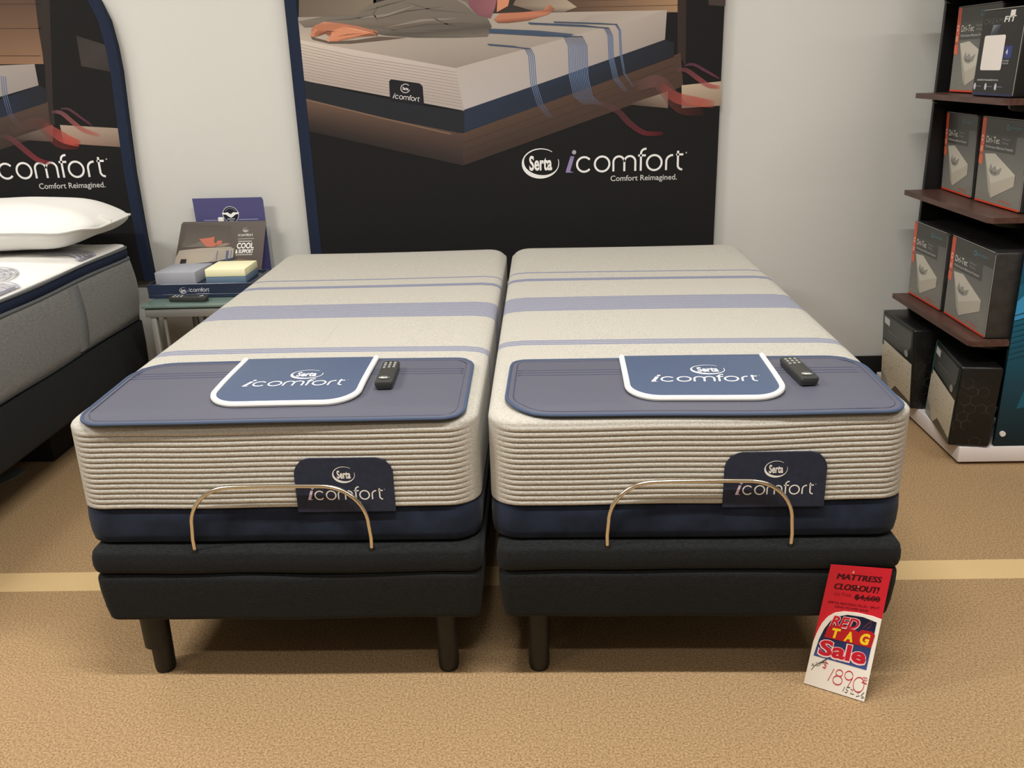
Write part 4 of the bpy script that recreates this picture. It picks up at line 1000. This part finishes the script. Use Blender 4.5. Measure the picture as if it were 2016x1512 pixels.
# ---------------------------------------------------------------- packages on the shelves
ORANGE = (214, 88, 58)
def driTec(a, W_, H):
    U = lambda u, v: (u*W_, v*H)
    def P(pts, c, l): a.poly([U(*p) for p in pts], c, l)
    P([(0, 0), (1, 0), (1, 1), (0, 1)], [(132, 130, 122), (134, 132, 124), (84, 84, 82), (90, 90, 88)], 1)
    P([(0, .82), (1, .82), (1, 1), (0, 1)], (66, 66, 64), 2); P([(.09, .62), (.78, .62), (.78, .82), (.09, .82)], (74, 74, 71), 2)
    P([(0, .46), (.09, .44), (.09, .56), (0, .57)], (222, 104, 74), 3); P([(0, .585), (.09, .575), (.09, 1), (0, 1)], ORANGE, 3)
    P([(0, 0), (1, 0), (1, .022), (0, .022)], (220, 70, 44), 3)
    P([(.13, .58), (.36, .60), (.84, .40), (.33, .24)], (202, 196, 182), 3); P([(.13, .58), (.33, .24), (.36, .08), (.3, .15)], (172, 166, 154), 3)
    P([(.33, .24), (.84, .40), (.84, .27), (.37, .075)], (188, 180, 164), 4)
    P([(.26, .40), (.3, .48), (.33, .42), (.4, .46), (.43, .41), (.54, .45), (.5, .37), (.4, .34), (.32, .35)], (150, 146, 138), 5)
    P([(.29, .39), (.33, .40), (.37, .38), (.45, .39), (.42, .36), (.33, .365)], (116, 112, 106), 6)
    wh = (226, 224, 216)
    a.text('Dri-Tec', .13*W_, .43*W_, .715*H, .075*H, wh, 4, bold=.005); a.text('Performance Mattress Protector', .13*W_, .74*W_, .655*H, .03*H, (196, 194, 188), 4, bold=.01)
    a.text('Moisture', .48*W_, .64*W_, .765*H, .025*H, (160, 158, 152), 4); a.text('Wicking', .48*W_, .62*W_, .722*H, .025*H, (160, 158, 152), 4)
    g = Art(lambda u, v, h: a.f(.066*W_-v, u, h), a.step); g.text('5.0', .6*H, .80*H, .0, .05*W_, (240, 190, 170), 4, bold=.02)
    a.v += g.v; a.c += g.c; n = len(a.v)-len(g.v); a.fc += [tuple(i+n for i in f) for f in g.fc]
    a.stroke([(x*W_, y*H) for x, y in arc(.58, .915, .025, .028, 0, 360, 12)], .01*W_, (84, 150, 160), 4); a.text('purecare', .62*W_, .86*W_, .90*H, .026*H, (96, 140, 150), 4)
    for k in range(5):
        cx, cy = .58+k*.055, .075-.003*k
        st = [(cx+(.022 if i % 2 == 0 else .009)*math.cos(PI/2+PI*i/5), cy+(.018 if i % 2 == 0 else .008)*math.sin(PI/2+PI*i/5)) for i in range(10)]
        P(st, (222, 92, 66), 4)
    P([(.06, .06), (.1, .06), (.1, .08), (.06, .08)], (150, 148, 140), 4)
bag_dark = mat('charcoal_carton', (44, 43, 42), .4, c2=(54, 53, 52), nscale=30)
bag_black = mat('black_vinyl_bag', (16, 16, 16), .35)
def frontframe(y_far, y_near, x_far, x_near, z, lean):
    o = Vector((x_far, y_far, z)); q = Vector((x_near, y_near, z)); W_ = (q-o).length; u = (q-o).normalized()
    v = Vector((lean, 0, 1)).normalized(); return o, u, v, W_
def package(name, y_far, y_near, x_far, x_near, z, H, depth, lean, m, label, group, art, side=None, rad=.008, cat='package'):
    o, u, v, W_ = frontframe(y_far, y_near, x_far, x_near, z+.0008, lean)
    n = u.cross(v).normalized()          # out of the front, towards -x
    t = thing(name, label, cat, o+u*(W_/2)-n*(depth/2), group)
    n = u.cross(Vector((0, 0, 1))).normalized()          # the depth stays level so that the bottom lies flat
    mx = Matrix((u, v, n)).transposed().to_4x4(); mx.translation = o
    b = MB(); b.rbox((0, 0, -depth), (W_, H, 0), rad, 3, 0, mx); body = b.build('carton', m, t)
    a = Art(lambda uu, vv, h: o+u*uu+v*vv+n*(h+.0005)); ins = rad*.6
    a2 = Art(lambda uu, vv, h: o+u*(uu+ins)+v*(vv+ins)+n*(h+.0005)); art(a2, W_-2*ins, H-2*ins); a2.build('front_print', body, 'glossy_print')
    if side:
        s = Art(lambda uu, vv, h: o+u*(W_+.0005+h)+v*vv-n*uu); side(s, depth, H); s.build('side_print', body)
    rim = MB(); e = .0015
    rim.tube([o+u*(rad*.5)+v*(H-e)+n*.0, o+u*(W_-rad)+v*(H-e)], .0016, 6); rim.tube([o+u*(W_-e)+v*(H-rad)+n*0, o+u*(W_-e)+v*rad], .0014, 6)
    rim.build('edge_seam', mat('clear_seam', (150, 148, 142), .3) if m is not bag_black else mat('teal_seam', (40, 60, 56), .3), body)
    return t
G = 'boxed mattress protectors on the shelves'
DEP = .2
package('protector_box', 2.045-.055, 1.675, 1.745, 1.752, .487, .318, DEP, -.02, bag_dark, 'orange and grey protector box, back one on the lowest walnut shelf', G, driTec)
package('protector_box', 1.652, 1.288, 1.757, 1.752, .487, .318, .24, -.01, bag_dark, 'orange and grey protector box, front one on the lowest walnut shelf, side showing', G, driTec)
package('protector_box', 1.985, 1.685, 1.828, 1.818, .935, .315, .19, -.05, bag_dark, 'orange and grey protector box, back one on the middle walnut shelf', G, driTec)
package('protector_box', 1.648, 1.315, 1.813, 1.82, .935, .315, .19, -.03, bag_dark, 'orange and grey protector box, front one on the middle walnut shelf', G, driTec)
package('protector_box', 1.94, 1.60, 1.79, 1.80, 1.325, .318, DEP, -.01, bag_dark, 'orange and grey protector box on the top walnut shelf behind the black box', G, driTec)
def dreamfit(a, W_, H):
    U = lambda u, v: (u*W_, v*H)
    def P(pts, c, l): a.poly([U(*p) for p in pts], c, l)
    P([(0, 0), (1, 0), (1, 1), (0, 1)], (30, 30, 30), 1); P([(0, 0), (1, 0), (1, .025), (0, .03)], (34, 42, 80), 2)
    P([(.24, .70), (.29, .83), (.5, .83), (.42, .70)], [(60, 66, 72), (130, 134, 138), (40, 44, 60), (44, 50, 60)], 2)
    P(rrect(.12, .30, .64, .71, .03), (232, 224, 218), 3)
    P([(.66, .44), (.84, .44), (.84, .58), (.66, .58)], (44, 56, 120), 2); a.text('4', .70*W_, .745*W_, .48*H, .065*H, (220, 222, 232), 3, bold=.02)
    a.text('DREAM', .05*W_, .50*W_, .845*H, .06*H, (84, 82, 80), 3, shear=.2); a.text('FIT', .54*W_, .80*W_, .855*H, .065*H, (230, 228, 224), 3, bold=.02, shear=.2)
    P([(.66, .90), (.78, .91), (.78, .985), (.67, .985)], (226, 220, 214), 3)
    a.text('GUARANTEED TO FIT AND GUARANTEED TO STAY ON', .09*W_, .62*W_, .175*H, .018*H, (214, 212, 210), 3, bold=.02)
    a.text('MATTRESS', .66*W_, .8*W_, .40*H, .018*H, (200, 200, 205), 3); a.text('PROTECTOR', .66*W_, .8*W_, .37*H, .018*H, (200, 200, 205), 3)
    for x in (.05, .33, .58):
        P(arc(x, .105, .03, .042, 0, 360, 14)[:-1], (190, 194, 208), 3); a.smalltext((x+.045)*W_, (x+.17)*W_, .10*H, .013*H, (130, 132, 138), 3)
package('topper_box', 1.575, 1.05+.255, 1.715, 1.73, 1.325, .288, DEP, .02, mat('black_carton', (22, 22, 23), .4), 'black box with blank white square label on the top walnut shelf', None, dreamfit, cat='package')
def quilted(a, W_, H):
    U = lambda u, v: (u*W_, v*H)
    def P(pts, c, l): a.poly([U(*p) for p in pts], c, l)
    P([(0, .0), (1, 0), (1, .57), (0, .62)], [(200, 192, 172), (206, 198, 178), (222, 214, 194), (216, 208, 188)], 1)
    P([(0, .62), (1, .57), (1, 1), (0, 1)], (32, 34, 34), 1); P([(.03, .66), (.8, .62), (.95, .78), (.97, .97), (.04, .97)], [(60, 64, 62), (72, 74, 72), (90, 92, 90), (80, 84, 82), (62, 66, 64)], 2)
    for k in range(14):
        v = .03+k*.042; a.stroke([U(.02+q/8*.96, v+.006*math.sin(q*2.1+k)) for q in range(9)], .003*H, (160, 152, 134), 2)
    rr = random.Random(5)
    for k in range(40):
        x, y = rr.uniform(.04, .96), rr.uniform(.08, .54); s_ = rr.uniform(.004, .012); P([(x-s_, y), (x, y-s_), (x+s_, y+s_*.3), (x, y+s_)], (122, 112, 96), 3)
    P([(0, 0), (.3, 0), (.15, .14), (0, .2)], (150, 156, 152), 3); P([(.35, 0), (1, 0), (1, .07), (.5, .12)], (70, 68, 62), 3)
    P([(.06, .86), (.24, .85), (.24, .94), (.06, .95)], (200, 200, 196), 4); P([(0, .55), (.05, .55), (.05, 1), (0, 1)], (48, 92, 84), 3)
    P(arc(.82, .66, .06, .045, 0, 360, 14)[:-1], (150, 154, 152), 4)
    a.smalltext(.2*W_, .62*W_, .76*H, .03*H, (110, 112, 110), 4); a.smalltext(.2*W_, .6*W_, .71*H, .025*H, (96, 98, 96), 4)
def hexes(a, D, H):
    r = .022; rr = random.Random(3); j = 0; y = .02
    while y < H-.03:
        x = .014+(r*.87 if j % 2 else 0)
        while x < D-.016:
            c = rr.choice([(34, 34, 33), (36, 36, 35), (30, 30, 30), (66, 65, 62)])
            n = 6 if c[0] < 60 else rr.choice([3, 4, 5]); s0 = rr.randrange(6)
            P = [(x+r*.95*math.cos(PI/2+PI*(i+s0)/3), y+r*.95*math.sin(PI/2+PI*(i+s0)/3)) for i in range(n+1)]
            P = [(min(max(p[0], .004), D-.004), min(max(p[1], .006), H-.006)) for p in P]
            a.stroke(P, .0016, c, 1); x += r*1.74
        y += r*1.5; j += 1
G2 = 'black vinyl bagged mattress protectors on the base'
package('protector_bag', 1.98, 1.648, 1.668, 1.672, .0745, .345, .2, -.07, bag_black, 'black vinyl bag with quilted cream front, rear one on the white base', G2, quilted, hexes, .01)
package('protector_bag', 1.62, 1.268, 1.722, 1.666, .0745, .315, .146, .03, bag_black, 'black vinyl bag with hexagon-patterned side, front one on the white base', G2, quilted, hexes, .01)
